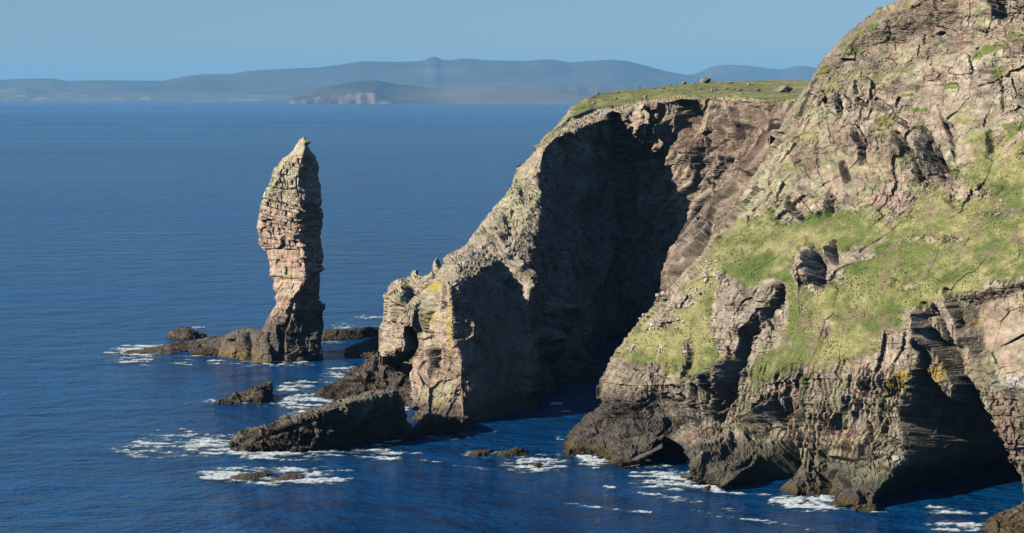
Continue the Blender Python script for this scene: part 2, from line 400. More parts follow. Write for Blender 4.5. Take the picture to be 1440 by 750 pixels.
TAN, PINK, REDB, LICH, PALE = (.345, .28, .215), (.37, .245, .185), (.20, .13, .10), (.30, .30, .17), (.48, .44, .35)
GRS, GRY, WET, WEED, YEL, WHI = (.14, .17, .048), (.325, .295, .13), (.05, .043, .037), (.12, .085, .03), (.42, .29, .06), (.72, .70, .64)
def rock_colour(U, V, X, Y, Z, n, tone, crack, bedi, pink=.4, lich=.3, pale=0., dark=0., tide=6.0, grass=None, yellow=None, white=None, brown=None, weed=1.0):
    a = fbm(X / 9, Y / 9, Z / 6, 201, 4); b = fbm(X / 3.2, Y / 3.2, Z / 3.2, 211, 4); c = fbm(X / 20, Y / 20, Z / 12, 221, 3)
    bd = vnoise(bedi[0] / 1.3, bedi[0] * 0, bedi[0] * 0 + .5, 77)
    C = np.tile(np.array(TAN, np.float32), (len(X), 1))
    C = cmix(C, PINK, np.clip(pink + .9 * a + .45 * bd - .1, 0, 1))
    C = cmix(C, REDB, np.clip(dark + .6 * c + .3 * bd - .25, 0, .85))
    C = cmix(C, PALE, np.clip(pale + .8 * c + .5 * b - .35, 0, .9))
    C = cmix(C, LICH, np.clip(lich + .9 * b + .35 * n[2] + .4 * a - .2, 0, .9))
    C = C * np.clip(1.03 + .7 * tone + .32 * fbm(X / .7, Y / .7, Z / .6, 291, 2), .42, 1.75)[:, None]
    if brown is not None: C = cmix(C, (.17, .10, .07), np.clip(brown, 0, .8))
    if yellow is not None: C = cmix(C, YEL, np.clip(yellow * (1.2 + 2.2 * b) - .35, 0, .85))
    if grass is not None:
        g = sstep(.35, .6, grass + .55 * b + .25 * a)
        gc = cmix(np.tile(np.array(GRS, np.float32), (len(X), 1)), GRY, np.clip(.40 + 1.0 * fbm(X / 1.3, Y / 1.3, Z / 1.3, 231, 3) + 1.6 * a, 0, 1))
        gc = cmix(gc, (.07, .11, .02), np.clip(1.6 * fbm(X / 6, Y / 6, Z / 6, 241, 3) - .1, 0, .8))
        gc = cmix(gc, (.24, .18, .12), sstep(.12, .45, fbm(X / 3.4, Y / 2.4, Z / 2.4, 251, 3)) * .7)
        C = C + (gc - C) * g[:, None]
    if white is not None:
        st = fbm(X / .9, Y / .9, Z / 4, 261, 3)
        C = cmix(C, WHI, np.clip(white * (1.5 + 2.5 * st) - .5, 0, .9))
    C = C * (1 - .28 * crack * (1 if grass is None else 1 - sstep(.35, .6, grass)))[:, None]
    t = sstep(tide + 2.5, tide - 2.5, Z + 3.2 * a + 1.5 * b)
    C = C * (1 - t[:, None]) + t[:, None] * (np.array(WET, np.float32) * (1.25 + .7 * tone[:, None]) + C * .16)
    t2 = sstep(2.6, .9, Z + 1.2 * b) * weed * sstep(-.35, .2, a + .4 * n[2])
    C = cmix(C, WEED, t2 * .8)
    C = cmix(C, (.03, .028, .025), sstep(.8, .2, Z + .5 * b) * .8)
    return np.clip(C, .01, .9).astype(np.float32)
# ------------------------------------------------------------------ sea
def build_sea():
    m, N, L, b = new_mat('sea_water')
    geo = N.new('ShaderNodeNewGeometry')
    def noise(scale, detail, st=(1, 1, 1), rough=.55):
        mp = N.new('ShaderNodeMapping'); mp.inputs['Scale'].default_value = st; mp.inputs['Rotation'].default_value = (0, 0, R(18))
        L.new(geo.outputs['Position'], mp.inputs['Vector'])
        n = N.new('ShaderNodeTexNoise'); n.inputs['Scale'].default_value = scale; n.inputs['Detail'].default_value = detail; n.inputs['Roughness'].default_value = rough
        L.new(mp.outputs[0], n.inputs['Vector']); return n
    def math_(op, a, b_=None, c=None):
        n = N.new('ShaderNodeMath'); n.operation = op
        for k, q in enumerate((a, b_, c)):
            if q is None: continue
            if isinstance(q, (int, float)): n.inputs[k].default_value = q
            else: L.new(q, n.inputs[k])
        return n.outputs[0]
    waves = noise(.06, 7, (.85, 1.2, 1), .64); patch = noise(.0035, 4, (.45, 1.6, 1), .55); far = noise(.00035, 3, (.3, 1.5, 1), .5)
    bp = N.new('ShaderNodeBump'); bp.inputs['Strength'].default_value = 1.0; bp.inputs['Distance'].default_value = 7.5
    L.new(waves.outputs['Fac'], bp.inputs['Height']); L.new(bp.outputs[0], b.inputs['Normal'])
    cr = N.new('ShaderNodeValToRGB'); cr.color_ramp.elements[0].position = .38; cr.color_ramp.elements[1].position = .64
    cr.color_ramp.elements[0].color = (.001, .028, .098, 1); cr.color_ramp.elements[1].color = (.003, .075, .225, 1)
    ripple_tone = noise(.045, 7, (.45, 1.5, 1), .7)  # bright and dark of the ripples, painted into the water colour
    L.new(math_('ADD', math_('MULTIPLY', patch.outputs['Fac'], .45), math_('MULTIPLY', ripple_tone.outputs['Fac'], .55)), cr.inputs['Fac']); L.new(cr.outputs[0], b.inputs['Base Color'])
    mr = N.new('ShaderNodeMapRange'); mr.inputs['From Min'].default_value = .35; mr.inputs['From Max'].default_value = .65
    mr.inputs['To Min'].default_value = .10; mr.inputs['To Max'].default_value = .22
    L.new(math_('MULTIPLY_ADD', far.outputs['Fac'], .5, math_('MULTIPLY', patch.outputs['Fac'], .5)), mr.inputs['Value']); L.new(mr.outputs[0], b.inputs['Roughness'])
    b.inputs['IOR'].default_value = 1.333; b.inputs['Specular IOR Level'].default_value = .32
    v = [(-42000, -4000, 0), (42000, -4000, 0), (42000, 52000, 0), (-42000, 52000, 0)]
    o = mesh_obj('sea_water', v, [(0, 1, 2, 3)], m); tag(o, 'deep blue rippled sea stretching to the far coast', kind='structure')
build_sea()

# ------------------------------------------------------------------ far land
def far_land(name, prof, Yf, Yr, Yb, vbase, colf, label, n=(900, 60), seed=0, rough=.03, cliff=None):
    us = np.linspace(prof[0][0], prof[-1][0], n[0]); pv = np.interp(us, [p[0] for p in prof], [p[1] for p in prof])
    kk = np.hanning(7); pv = np.convolve(np.pad(pv, 3, mode='edge'), kk / kk.sum(), 'valid')
    ts = np.linspace(0, 1, n[1])
    U, T = np.meshgrid(us, ts)
    Yd = np.where(T < .6, Yf + (Yr - Yf) * T / .6, Yr + (Yb - Yr) * (T - .6) / .4)
    x, _, zr = at(us, pv, Yr)
    X = (U - 720) / FPX * Yd
    f = np.where(T < .6, sstep(0, .6, T) ** .8, 1 - .8 * sstep(.6, 1, T))
    if cliff is not None: f = cliff(U, T, f)
    nz = fbm(X / 1500, Yd / 1500, X * 0, seed, 6, .55)
    Z = zr[None] * f * (1 + rough * 2 * nz * (f < .97) * (1 + 2 * (1 - f))) + 0
    Z = Z + (nz * 14 * sstep(0, .15, T)) * (1 - sstep(.5, .6, T))
    Z[0] = -2
    C = colf(U.ravel(), T.ravel(), X.ravel(), Yd.ravel(), Z.ravel())
    i, j = np.meshgrid(np.arange(n[1] - 1), np.arange(n[0] - 1), indexing='ij'); a = (i * n[0] + j).ravel()
    q = np.stack([a, a + 1, a + n[0] + 1, a + n[0]], 1)
    o = mesh_obj(name, np.stack([X.ravel(), Yd.ravel(), Z.ravel()], 1), q, M_FAR, C, smooth=True)
    tag(o, label, kind='structure'); return o
def moor(U, T, X, Y, Z, g=(.13, .12, .06), w=.2):
    b = fbm(X / 700, Y / 700, Z / 90, 300, 5)
    C = np.tile(np.array(g, np.float32), (len(X), 1)); C = cmix(C, (.22, .18, .13), np.clip(.3 + b, 0, 1)); C = cmix(C, (.07, .08, .05), np.clip(.9 * fbm(X / 2500, Y / 2500, Z / 300, 310, 3), 0, 1))
    return np.clip(C * .55, 0, 1)
P_MAIN = [(-260, 118), (-100, 115), (0, 113), (30, 111), (75, 110.5), (95, 114), (150, 113), (230, 114), (265, 107), (290, 104.5), (330, 104), (350, 100), (400, 97), (450, 95), (480, 91), (510, 86.5), (540, 87), (580, 87), (598, 85), (604, 81), (613, 79.5), (621, 84), (632, 85), (655, 82), (690, 85), (740, 86), (760, 84), (780, 84), (800, 88), (830, 86), (860, 84), (880, 86), (905, 92), (930, 99), (960, 105), (1000, 112), (1060, 122), (1200, 130)]
far_land('mainland_hills', P_MAIN, 27500, 31500, 36000, 143, moor, 'long blue hazy mountain range along the horizon', seed=1)
P_R = [(880, 120), (930, 108), (960, 106), (975, 104.5), (985, 101), (1000, 93.5), (1020, 91), (1050, 92.5), (1075, 96), (1095, 98), (1115, 93.5), (1130, 93), (1150, 96), (1200, 94), (1300, 90), (1500, 92), (1700, 100)]
far_land('eastern_hills', P_R, 34000, 37500, 42000, 143, moor, 'pale blue flat-topped hills behind the grassy headland', seed=2, n=(500, 40))
P_LOW = [(-260, 130), (0, 129), (40, 126), (70, 131), (120, 134), (200, 133), (330, 131), (380, 134), (420, 133), (520, 136), (600, 138)]
def lowc(U, T, X, Y, Z):
    C = moor(U, T, X, Y, Z, (.24, .22, .14)); b = fbm(X / 260, Y / 260, Z / 40, 320, 4)
    C = cmix(C, (.30, .28, .24), sstep(.22, .5, b) * .8); return C
far_land('coastal_lowland', P_LOW, 26200, 27200, 28500, 143, lowc, 'low pale crofting shore below the blue hills', seed=3, rough=.25)
P_KN = [(700, 136), (740, 131), (770, 127), (785, 122.5), (800, 124), (812, 120.5), (826, 124), (842, 119.5), (860, 122), (880, 121), (910, 126), (1000, 128), (1130, 125), (1300, 130)]
far_land('distant_knolls', P_KN, 23600, 24200, 25500, 143, moor, 'low dark blue knolls just beyond the headland edge', seed=4, rough=.03, n=(500, 40))
P_ISL = [(404, 144), (408, 137), (416, 132.5), (440, 127), (470, 121), (500, 115), (530, 113.8), (545, 117), (560, 119.5), (600, 123), (640, 121.5), (690, 120), (720, 122), (770, 126.5), (800, 131), (830, 135), (860, 138), (900, 140), (960, 144)]
def isl_cliff(U, T, f):
    k = np.clip(sstep(398, 412, U) * sstep(560, 520, U), 0, 1)
    n_ = .08 * fbm(U / 9, U * 0, U * 0, 9, 3) * sstep(.15, .03, T)
    return np.where(T < .6, mix(f, np.clip((.45 + n_) * sstep(.0, .03, T) + .55 * sstep(.03, .6, T), 0, 1), k), f)
def islc(U, T, X, Y, Z):
    C = moor(U, T, X, Y, Z, (.075, .085, .03)); C = cmix(C, (.15, .12, .085), sstep(560, 660, U))
    k = sstep(398, 412, U) * sstep(565, 535, U) * sstep(.055, .035, T + .03 * fbm(U / 10, T, T, 5, 2))
    st = fbm(X / 60, X * 0, Z / 70, 330, 5)
    cc = cmix(np.tile(np.array((.13, .085, .07), np.float32), (len(X), 1)), (.27, .21, .18), sstep(-.15, .45, st)); cc = cmix(cc, (.05, .04, .04), sstep(.1, .35, -st))
    C = C + (cc - C) * k[:, None]
    C = cmix(C, (.38, .32, .26), sstep(.03, .0, T) * (U > 560) * .8); return C
far_land('distant_island', P_ISL, 19600, 21200, 23000, 146.5, islc, 'green-topped island with pinkish sea cliffs on the horizon', seed=5, cliff=isl_cliff, n=(900, 120))

# ------------------------------------------------------------------ headland across the cove
def cyl(L, k=0): return np.interp
crest = [(777, 195, 556), (763, 210, 548), (760, 228, 544), (752, 250, 538), (760, 275, 534), (744, 297, 518), (741, 317, 508), (748, 347, 492), (705, 362, 474), (676, 382, 452), (640, 396, 436), (632, 404, 432)]
arr2 = [(632, 404, 432), (635, 433, 431), (635, 473, 430), (649, 510, 428), (648, 535, 428), (652, 560, 427), (655, 600, 426), (655, 650, 426)]
H_OUT = [(533, 470), (535, 462), (541, 453), (543, 425), (545, 405), (550, 397), (558, 391.5), (576, 387), (577, 378), (583, 378), (585, 385), (590, 387), (598, 385), (607, 380), (611, 364), (617, 363), (620, 370), (630, 360), (643, 352), (655, 343), (673, 320), (690, 297), (707, 277), (722, 250), (728, 232), (740, 217), (753, 202), (768, 188), (783, 175), (793, 162), (803, 150), (815, 143), (827, 137.5), (843, 132), (873, 127), (900, 125), (923, 122.5), (957, 119), (987, 116), (1023, 114), (1073, 113), (1117, 113), (1300, 113), (1300, 660), (585, 660), (585, 600), (566, 592), (573, 560), (578, 520), (565, 500), (533, 500)]
def H_depth(U, V):
    pts, ed = [], []
    def line(L):
        k = len(pts); pts.extend(L); ed.extend((k + i, k + i + 1) for i in range(len(L) - 1))
    line(crest + arr2[1:])
    line([(795, 172, 575), (830, 160, 588), (862, 152, 598), (905, 143, 602), (960, 135.5, 592), (1010, 137, 582), (1050, 136, 573), (1085, 139, 562), (1110, 141, 552), (1310, 141, 520)])   # cliff top
    line([(792, 161, 604), (803, 149, 614), (827, 136.5, 625), (843, 131, 640), (873, 126, 650), (900, 124, 662), (923, 121.5, 672), (957, 118, 690), (987, 115, 705), (1023, 113, 720), (1073, 112, 735), (1117, 112, 735), (1310, 112, 735)])
    line([(868, 162, 606), (872, 230, 606), (876, 330, 606), (878, 450, 604), (878, 560, 600), (878, 670, 598)])  # innermost crease
    line([(745, 395, 462), (742, 430, 455), (744, 490, 452), (744, 560, 448), (744, 610, 444), (744, 670, 444)])       # right edge of the prow
    line([(765, 400, 486), (763, 470, 482), (768, 540, 474), (770, 600, 466), (770, 670, 464)])
    line([(777, 195, 556), (800, 185, 563), (827, 175, 571), (850, 168, 578), (874, 165, 590), (905, 152, 600)])
    sil = [(655, 341, 505), (690, 295, 532), (722, 248, 554), (740, 215, 566), (768, 186, 580), (611, 362, 468), (583, 378, 470), (620, 369, 470), (577, 386, 468), (545, 403, 466), (541, 425, 464), (538, 460, 462), (530, 505, 460)]
    pts.extend(sil)
    pts.extend([(600, 430, 446), (563, 430, 447), (600, 500, 440), (560, 490, 443), (574, 500, 446), (585, 560, 434), (590, 592, 431), (600, 610, 429), (600, 665, 429), (560, 600, 434), (560, 665, 434), (620, 560, 430),
                (605, 400, 450), (575, 400, 462), (640, 378, 450), (660, 365, 462)])
    pts.extend([(815, 250, 572), (815, 400, 540), (815, 500, 522), (815, 600, 500), (815, 670, 498), (720, 420, 462), (700, 500, 441), (700, 600, 437), (700, 665, 437)])
    pts.extend([(940, 220, 590), (945, 330, 588), (945, 450, 585), (945, 670, 580), (1000, 220, 572), (1000, 330, 570), (1000, 670, 560), (1050, 220, 556), (1090, 200, 540), (1100, 330, 530), (1310, 250, 500), (1310, 670, 500)])
    return cdt_depth(U, V, pts, ed)
toph = [(760, 200), (800, 166), (830, 154), (862, 148), (905, 141), (960, 135), (1010, 136.5), (1050, 136), (1085, 139), (1400, 141), (1400, 80), (760, 80)]
def H_grass(U, V):
    g = np.where(inside(U, V, toph), 1.0, 0) * 1.0
    g = g * (1 - .45 * sstep(830, 795, U)) 
    return g + blobs([(1090, 142, 25, 10, .8), (712, 276, 16, 12, .55), (740, 235, 10, 20, .25), (640, 368, 16, 8, .35), (607, 457, 9, 6, .5), (700, 300, 14, 14, .3)], U, V)
def H_amp(U, V, P, n):
    t = inside(U, V, toph)
    a = np.where(t, .10, 1.0)
    dk = sstep(750, 790, U) * sstep(880, 840, U) * sstep(200, 240, V)
    a = a * (1 - .45 * dk) + .25 * blobs([(1000, 200, 70, 60, 1)], U, V) * (~t)
    prow = sstep(655, 670, U) * sstep(745, 735, U) * sstep(400, 420, V)
    return a * (1 - .6 * prow)
def H_col(U, V, X, Y, Z, n, tone, crack, bedi):
    g = H_grass(U, V)
    lich = .25 + blobs([(720, 270, 50, 70, .5), (600, 420, 60, 40, .35), (790, 170, 30, 20, .3)], U, V)
    pink = .35 + blobs([(620, 520, 40, 50, .6), (630, 430, 18, 50, .25), (560, 440, 20, 40, .3), (930, 180, 60, 50, .35)], U, V)
    yel = blobs([(617, 404, 14, 8, .9), (632, 460, 4, 60, .7), (615, 450, 16, 25, .4), (560, 460, 12, 20, .3), (610, 570, 20, 12, .5)], U, V)
    dark = blobs([(820, 300, 90, 160, .25), (1000, 220, 90, 90, .6), (700, 500, 60, 100, .1), (575, 398, 14, 12, .9)], U, V)  # cove wall weight puts some of its shade into the rock colour
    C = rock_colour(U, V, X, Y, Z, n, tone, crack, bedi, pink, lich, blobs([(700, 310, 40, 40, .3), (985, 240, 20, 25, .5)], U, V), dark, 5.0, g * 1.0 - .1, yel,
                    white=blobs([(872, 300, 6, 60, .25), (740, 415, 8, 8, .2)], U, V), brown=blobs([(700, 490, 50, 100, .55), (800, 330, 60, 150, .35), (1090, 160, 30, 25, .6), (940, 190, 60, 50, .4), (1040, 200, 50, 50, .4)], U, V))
    return C
def head_ribs(U, V):
    m = sstep(880, 900, U) * sstep(1120, 1090, U) * sstep(137, 150, V)
    w = (U - 900) * .93 + (V - 150) * .30
    r = 1 - np.abs(fbm(w / 17, V / 75, U * 0, 71, 3)) * 3.2
    r2 = fbm(w / 6, V / 30, U * 0, 74, 3)
    dk = sstep(760, 790, U) * sstep(890, 870, U) * sstep(200, 225, V)
    return m * (2.6 * r + 2.0 * r2) + dk * (3.4 * fbm((U + V * .12) / 11, V / 90, U * 0, 76, 4) + .5)
H_strokes = [head_ribs,
    arris([(600, 480), (600, 520), (603, 560)], 26, 10, 1.0), arris([(610, 405), (612, 440), (610, 465)], 10, 5, 2.2), arris([(588, 430), (590, 470)], 12, 10, 2.5),
    hollow([(570, 460), (588, 463), (590, 490), (583, 520), (579, 556), (566, 560), (564, 545), (572, 520), (572, 490)], 5, 12, 1), cleft([(601, 430), (601, 445)], 7, 3), cleft([(612, 470), (613, 500), (611, 530)], 6, 2.5),
    cleft([(566, 495), (570, 506)], 8, 3), hollow([(556, 588), (562, 560), (572, 552), (580, 562), (574, 594)], 5, 8, 1),
    arris([(571, 392), (569, 412), (561, 430)], 22, 9, 4),
    cleft([(595, 391), (580, 410), (562, 432), (556, 455)], 6, 2),
    # broken ribs that catch the sun on the shaded wall
    arris([(775, 420), (783, 440), (786, 470)], 22, 12, 6), arris([(752, 480), (765, 475), (772, 500)], 18, 16, 6), arris([(785, 505), (800, 530), (812, 565)], 22, 10, 9), arris([(803, 485), (812, 520), (818, 560)], 12, 8, 8),
    arris([(728, 350), (734, 372), (731, 385)], 12, 6, 2.2), arris([(742, 380), (747, 395), (745, 410)], 8, 5, 1.5), arris([(720, 385), (708, 395)], 10, 8, 2),
    cleft([(715, 300), (722, 325), (705, 340)], 12, 4), cleft([(735, 255), (740, 285)], 8, 2.5), cleft([(690, 330), (700, 350)], 9, 3),
    # head wall hollows
    hollow([(945, 138), (975, 136), (985, 160), (978, 190), (958, 215), (950, 190), (948, 160)], 7, 8), cleft([(915, 150), (922, 175), (918, 195)], 13, 5), cleft([(897, 150), (900, 180), (905, 215)], 6, 4),
    arris([(905, 155), (903, 185), (900, 205)], 16, 8, 6), arris([(935, 160), (932, 190), (930, 225)], 20, 9, 5), arris([(950, 240), (955, 280), (945, 320)], 20, 14, 5),
    cleft([(1030, 140), (1025, 165), (1028, 180)], 9, 4), cleft([(1065, 145), (1068, 170), (1060, 190)], 9, 4), cleft([(1000, 180), (1003, 205)], 8, 3), cleft([(985, 215), (975, 250), (965, 285)], 9, 4),
    arris([(1010, 150), (1015, 175), (1000, 210)], 18, 9, 4), cleft([(990, 230), (1000, 250)], 7, 3), arris([(1045, 150), (1047, 180)], 14, 8, 3),
    cleft([(880, 200), (878, 300), (880, 420)], 14, 6), cleft([(850, 180), (846, 240), (850, 330)], 10, 3), cleft([(905, 220), (900, 300), (905, 380)], 12, 4),
    arris([(820, 185), (822, 300)], 18, 14, 3),
]
H_V = np.r_[np.arange(110, 168, .4), np.arange(168, 662, 1.0)]
def build_headland():
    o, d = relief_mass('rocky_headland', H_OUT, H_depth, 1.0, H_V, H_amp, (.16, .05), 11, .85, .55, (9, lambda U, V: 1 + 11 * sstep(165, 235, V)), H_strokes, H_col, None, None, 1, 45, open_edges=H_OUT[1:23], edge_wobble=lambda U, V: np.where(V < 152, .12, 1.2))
    tag(o, 'grass-topped headland with a dark shaded wall above the cove', kind='structure'); return d
HD = build_headland()

# ------------------------------------------------------------------ slanting ramp of slabs below the head wall
R_OUT = [(1083, 140), (1085, 165), (1076, 186), (1060, 207), (1046, 225), (1030, 244), (1012, 268), (1000, 284), (985, 293), (966, 305), (955, 320), (948, 335), (940, 352), (932, 385), (927, 405), (921, 425), (918, 460), (915, 520), (1150, 520), (1300, 300), (1300, 120), (1140, 132), (1110, 141)]
def R_depth(U, V):
    L = [(1083, 138, 566), (1085, 165, 560), (1060, 207, 552), (1046, 225, 540), (1030, 244, 518), (1000, 284, 496), (966, 305, 484), (948, 335, 474), (932, 385, 462), (921, 425, 455), (915, 525, 450),
         (1112, 141, 545), (1110, 170, 522), (1085, 207, 505), (1060, 244, 490), (1035, 284, 474), (1010, 320, 462), (985, 360, 448), (970, 400, 442), (965, 525, 440),
         (1150, 130, 530), (1160, 200, 490), (1150, 320, 452), (1150, 525, 430), (1310, 118, 500), (1310, 310, 440)]
    return tps_depth(U, V, L)
def R_col(U, V, X, Y, Z, n, tone, crack, bedi):
    g = blobs([(1105, 140, 30, 12, .7), (1095, 215, 14, 30, .35), (1060, 290, 16, 24, .3)], U, V)
    C = rock_colour(U, V, X, Y, Z, n, tone * .6, crack, bedi, .35 + 0 * U, .05 + blobs([(1050, 320, 30, 50, .3)], U, V), -.3 + 0 * U, .25 + 0 * U, 3, g, None, None, brown=.42 + blobs([(1070, 230, 30, 60, .3)], U, V))
    w = (U - 1085) * .80 + (V - 165) * .60; st = fbm(w / 4.5, ((V - 165) * .8 - (U - 1085) * .6) / 90, U * 0, 67, 4)
    return C * (.82 + 1.0 * st)[:, None]
def ribs(U, V):
    # grooves that run down the dip of the ramp
    q = (U - 1085) * .80 + (V - 165) * .60; pr = -(U - 1085) * .6 + (V - 165) * .8
    w = q + 9 * fbm(pr / 60, q / 40, q * 0, 61, 2)
    return 5.0 * np.abs(((w / 19.) % 1) - .5) * 2 * (.5 + .5 * fbm(pr / 50, q / 15, q * 0, 63, 2)) + 1.8 * fbm(q / 3.5, pr / 60, q * 0, 65, 3)
R_strokes = [ribs, arris([(1032, 262), (1008, 288), (985, 318), (970, 355), (945, 415)], 22, 7, 3.5), arris([(1004, 296), (1003, 308), (992, 322)], 9, 7, 3.0), cleft([(1006, 296), (992, 328), (976, 360), (956, 398), (945, 430)], 7, 6), cleft([(1040, 250), (1020, 274), (1006, 292)], 5, 3), cleft([(1078, 245), (1050, 290), (1012, 350)], 4, 2.5)]
def build_ramp():
    o, d = relief_mass('slab_ramp', R_OUT, R_depth, .9, None, .6, (.5, .2), 23, .8, .25, (5, 4), R_strokes, R_col, None, None, 3, 40, open_edges=R_OUT[:17])
    tag(o, 'brown slanting slabs running down into the shaded cove', kind='structure'); return d
RD = build_ramp()

# ------------------------------------------------------------------ near cliff on the right
SIL = [(1330, -40), (1300, -22), (1262, 0), (1235, 13), (1215, 27), (1192, 47), (1174, 66), (1162, 82), (1152, 92), (1143, 104), (1134, 120), (1121, 136), (1109, 158), (1096, 182), (1078, 216), (1058, 252), (1038, 290), (1012, 330), (986, 365), (958, 395), (930, 425), (914, 440), (893, 463), (872, 490), (858, 513), (843, 534), (841, 558), (845, 569), (825, 590), (806, 605), (795, 617), (788, 630)]
BASE = [(788, 637), (815, 643), (850, 650), (880, 657), (920, 652), (950, 652), (962, 672), (1000, 683), (1015, 690), (1090, 692), (1097, 698), (1160, 697), (1190, 713), (1250, 720), (1300, 719), (1395, 719), (1440, 735), (1530, 760)]
N_OUT = SIL + [(786, 675), (880, 700), (1000, 730), (1200, 765), (1400, 800), (1530, 815), (1530, -40)]
Yr_t = ([-60, 0, 85, 200, 290, 400, 520, 620, 745], [396, 391, 383, 371, 358, 341, 336, 331, 325])
def N_base(U, V):
    k = (U - 720) / FPX; yr = np.interp(V, *Yr_t)
    return yr * (1 + 76 * (.257 - k) / (69 + 76 * k))
def N_depth(U, V):
    pts = []
    bu = [p[0] for p in BASE]; bv = [p[1] for p in BASE]
    for u, v in BASE:
        pts.append((u, v, float(seaY(v)))); pts.append((u, v + 45, float(seaY(v)) - 1))
        if 850 < u < 1450: pts.append((u, v - 25, float(seaY(v)) + 3))
    for v in (-40, 40, 110, 180, 240, 290, 345, 400, 455, 510, 560, 610):
        ul = np.interp(v, [s_[1] for s_ in SIL], [s_[0] for s_ in SIL])
        for u in np.arange(ul, 1560, 75):
            if v < np.interp(u, bu, bv) - 60: pts.append((u, v, float(N_base(u, v))))
    pts += [(800, 610, 404), (845, 560, 408), (850, 600, 401), (870, 620, 394), (920, 610, 388), (900, 560, 396)]
    return tps_depth(U, V, pts)
CAVE_A = [(1012, 692), (1060, 655), (1111, 617), (1123, 632), (1127, 650), (1121, 676), (1118, 700), (1060, 712), (1012, 705)]
CAVE_B = [(1312, 430), (1300, 480), (1288, 505), (1272, 556), (1259, 595), (1272, 622), (1281, 645), (1262, 662), (1246, 678), (1231, 698), (1236, 725), (1300, 740), (1390, 735), (1431, 715), (1427, 692), (1416, 650), (1406, 615), (1384, 570), (1366, 540), (1354, 516), (1338, 480), (1325, 450)]
def foot_ribs(U, V):
    m = sstep(0, 14, np.where(inside(U, V, [(780, 660), (835, 570), (930, 545), (1005, 565), (1035, 605), (1010, 700), (880, 690)]), seg_dist(U, V, [(780, 660), (835, 570), (930, 545), (1005, 565), (1035, 605), (1010, 700), (880, 690)])[0], 0))
    q = U * .52 + V * .85 + 12 * fbm(U / 60, V / 60, U * 0, 91, 3); f = (q / 21.) % 1
    q2 = U * .42 + V * .9 + 5 * fbm(U / 30, V / 30, U * 0, 93, 3); f2 = (q2 / 8.) % 1
    return .75 * m * (3.4 * (f - .5) * (1 + .8 * fbm(U / 30, V / 30, U * 0, 92, 2)) + 1.3 * (f2 - .5))
def ledges(U, V):
    m = sstep(1185, 1250, U) * sstep(300, 250, V); k = sstep(-.25, .3, fbm(U / 60, V / 25, U * 0, 95, 3))
    q = V + .05 * (U - 1300) + 7 * fbm(U / 90, V / 90, U * 0, 96, 3); f = (q / 15.) % 1; f2 = ((q + 4) / 6.2) % 1
    return m * k * (1.5 * (f - .5) + .55 * (f2 - .5))
def columns(U, V):
    m = sstep(500, 540, V) * sstep(690, 650, V) * sstep(940, 980, U) * sstep(1290, 1250, U)
    q = U + .22 * (V - 600) + 7 * fbm(U / 40, V / 40, U * 0, 97, 3); f = (q / 23.) % 1; f2 = ((q * 1.02 + 5 * fbm(U / 15, V / 20, U * 0, 98, 2)) / 9.5) % 1
    k = .4 + 1.1 * sstep(-.2, .4, fbm(U / 45, V / 30, U * 0, 99, 3))
    v = V + .1 * U + 5 * fbm(U / 40, V / 40, U * 0, 101, 3); g = (v / 24.) % 1
    return m * k * (-1.1 * (f - .5) - .8 * (f2 - .5) + .7 * (g - .5))
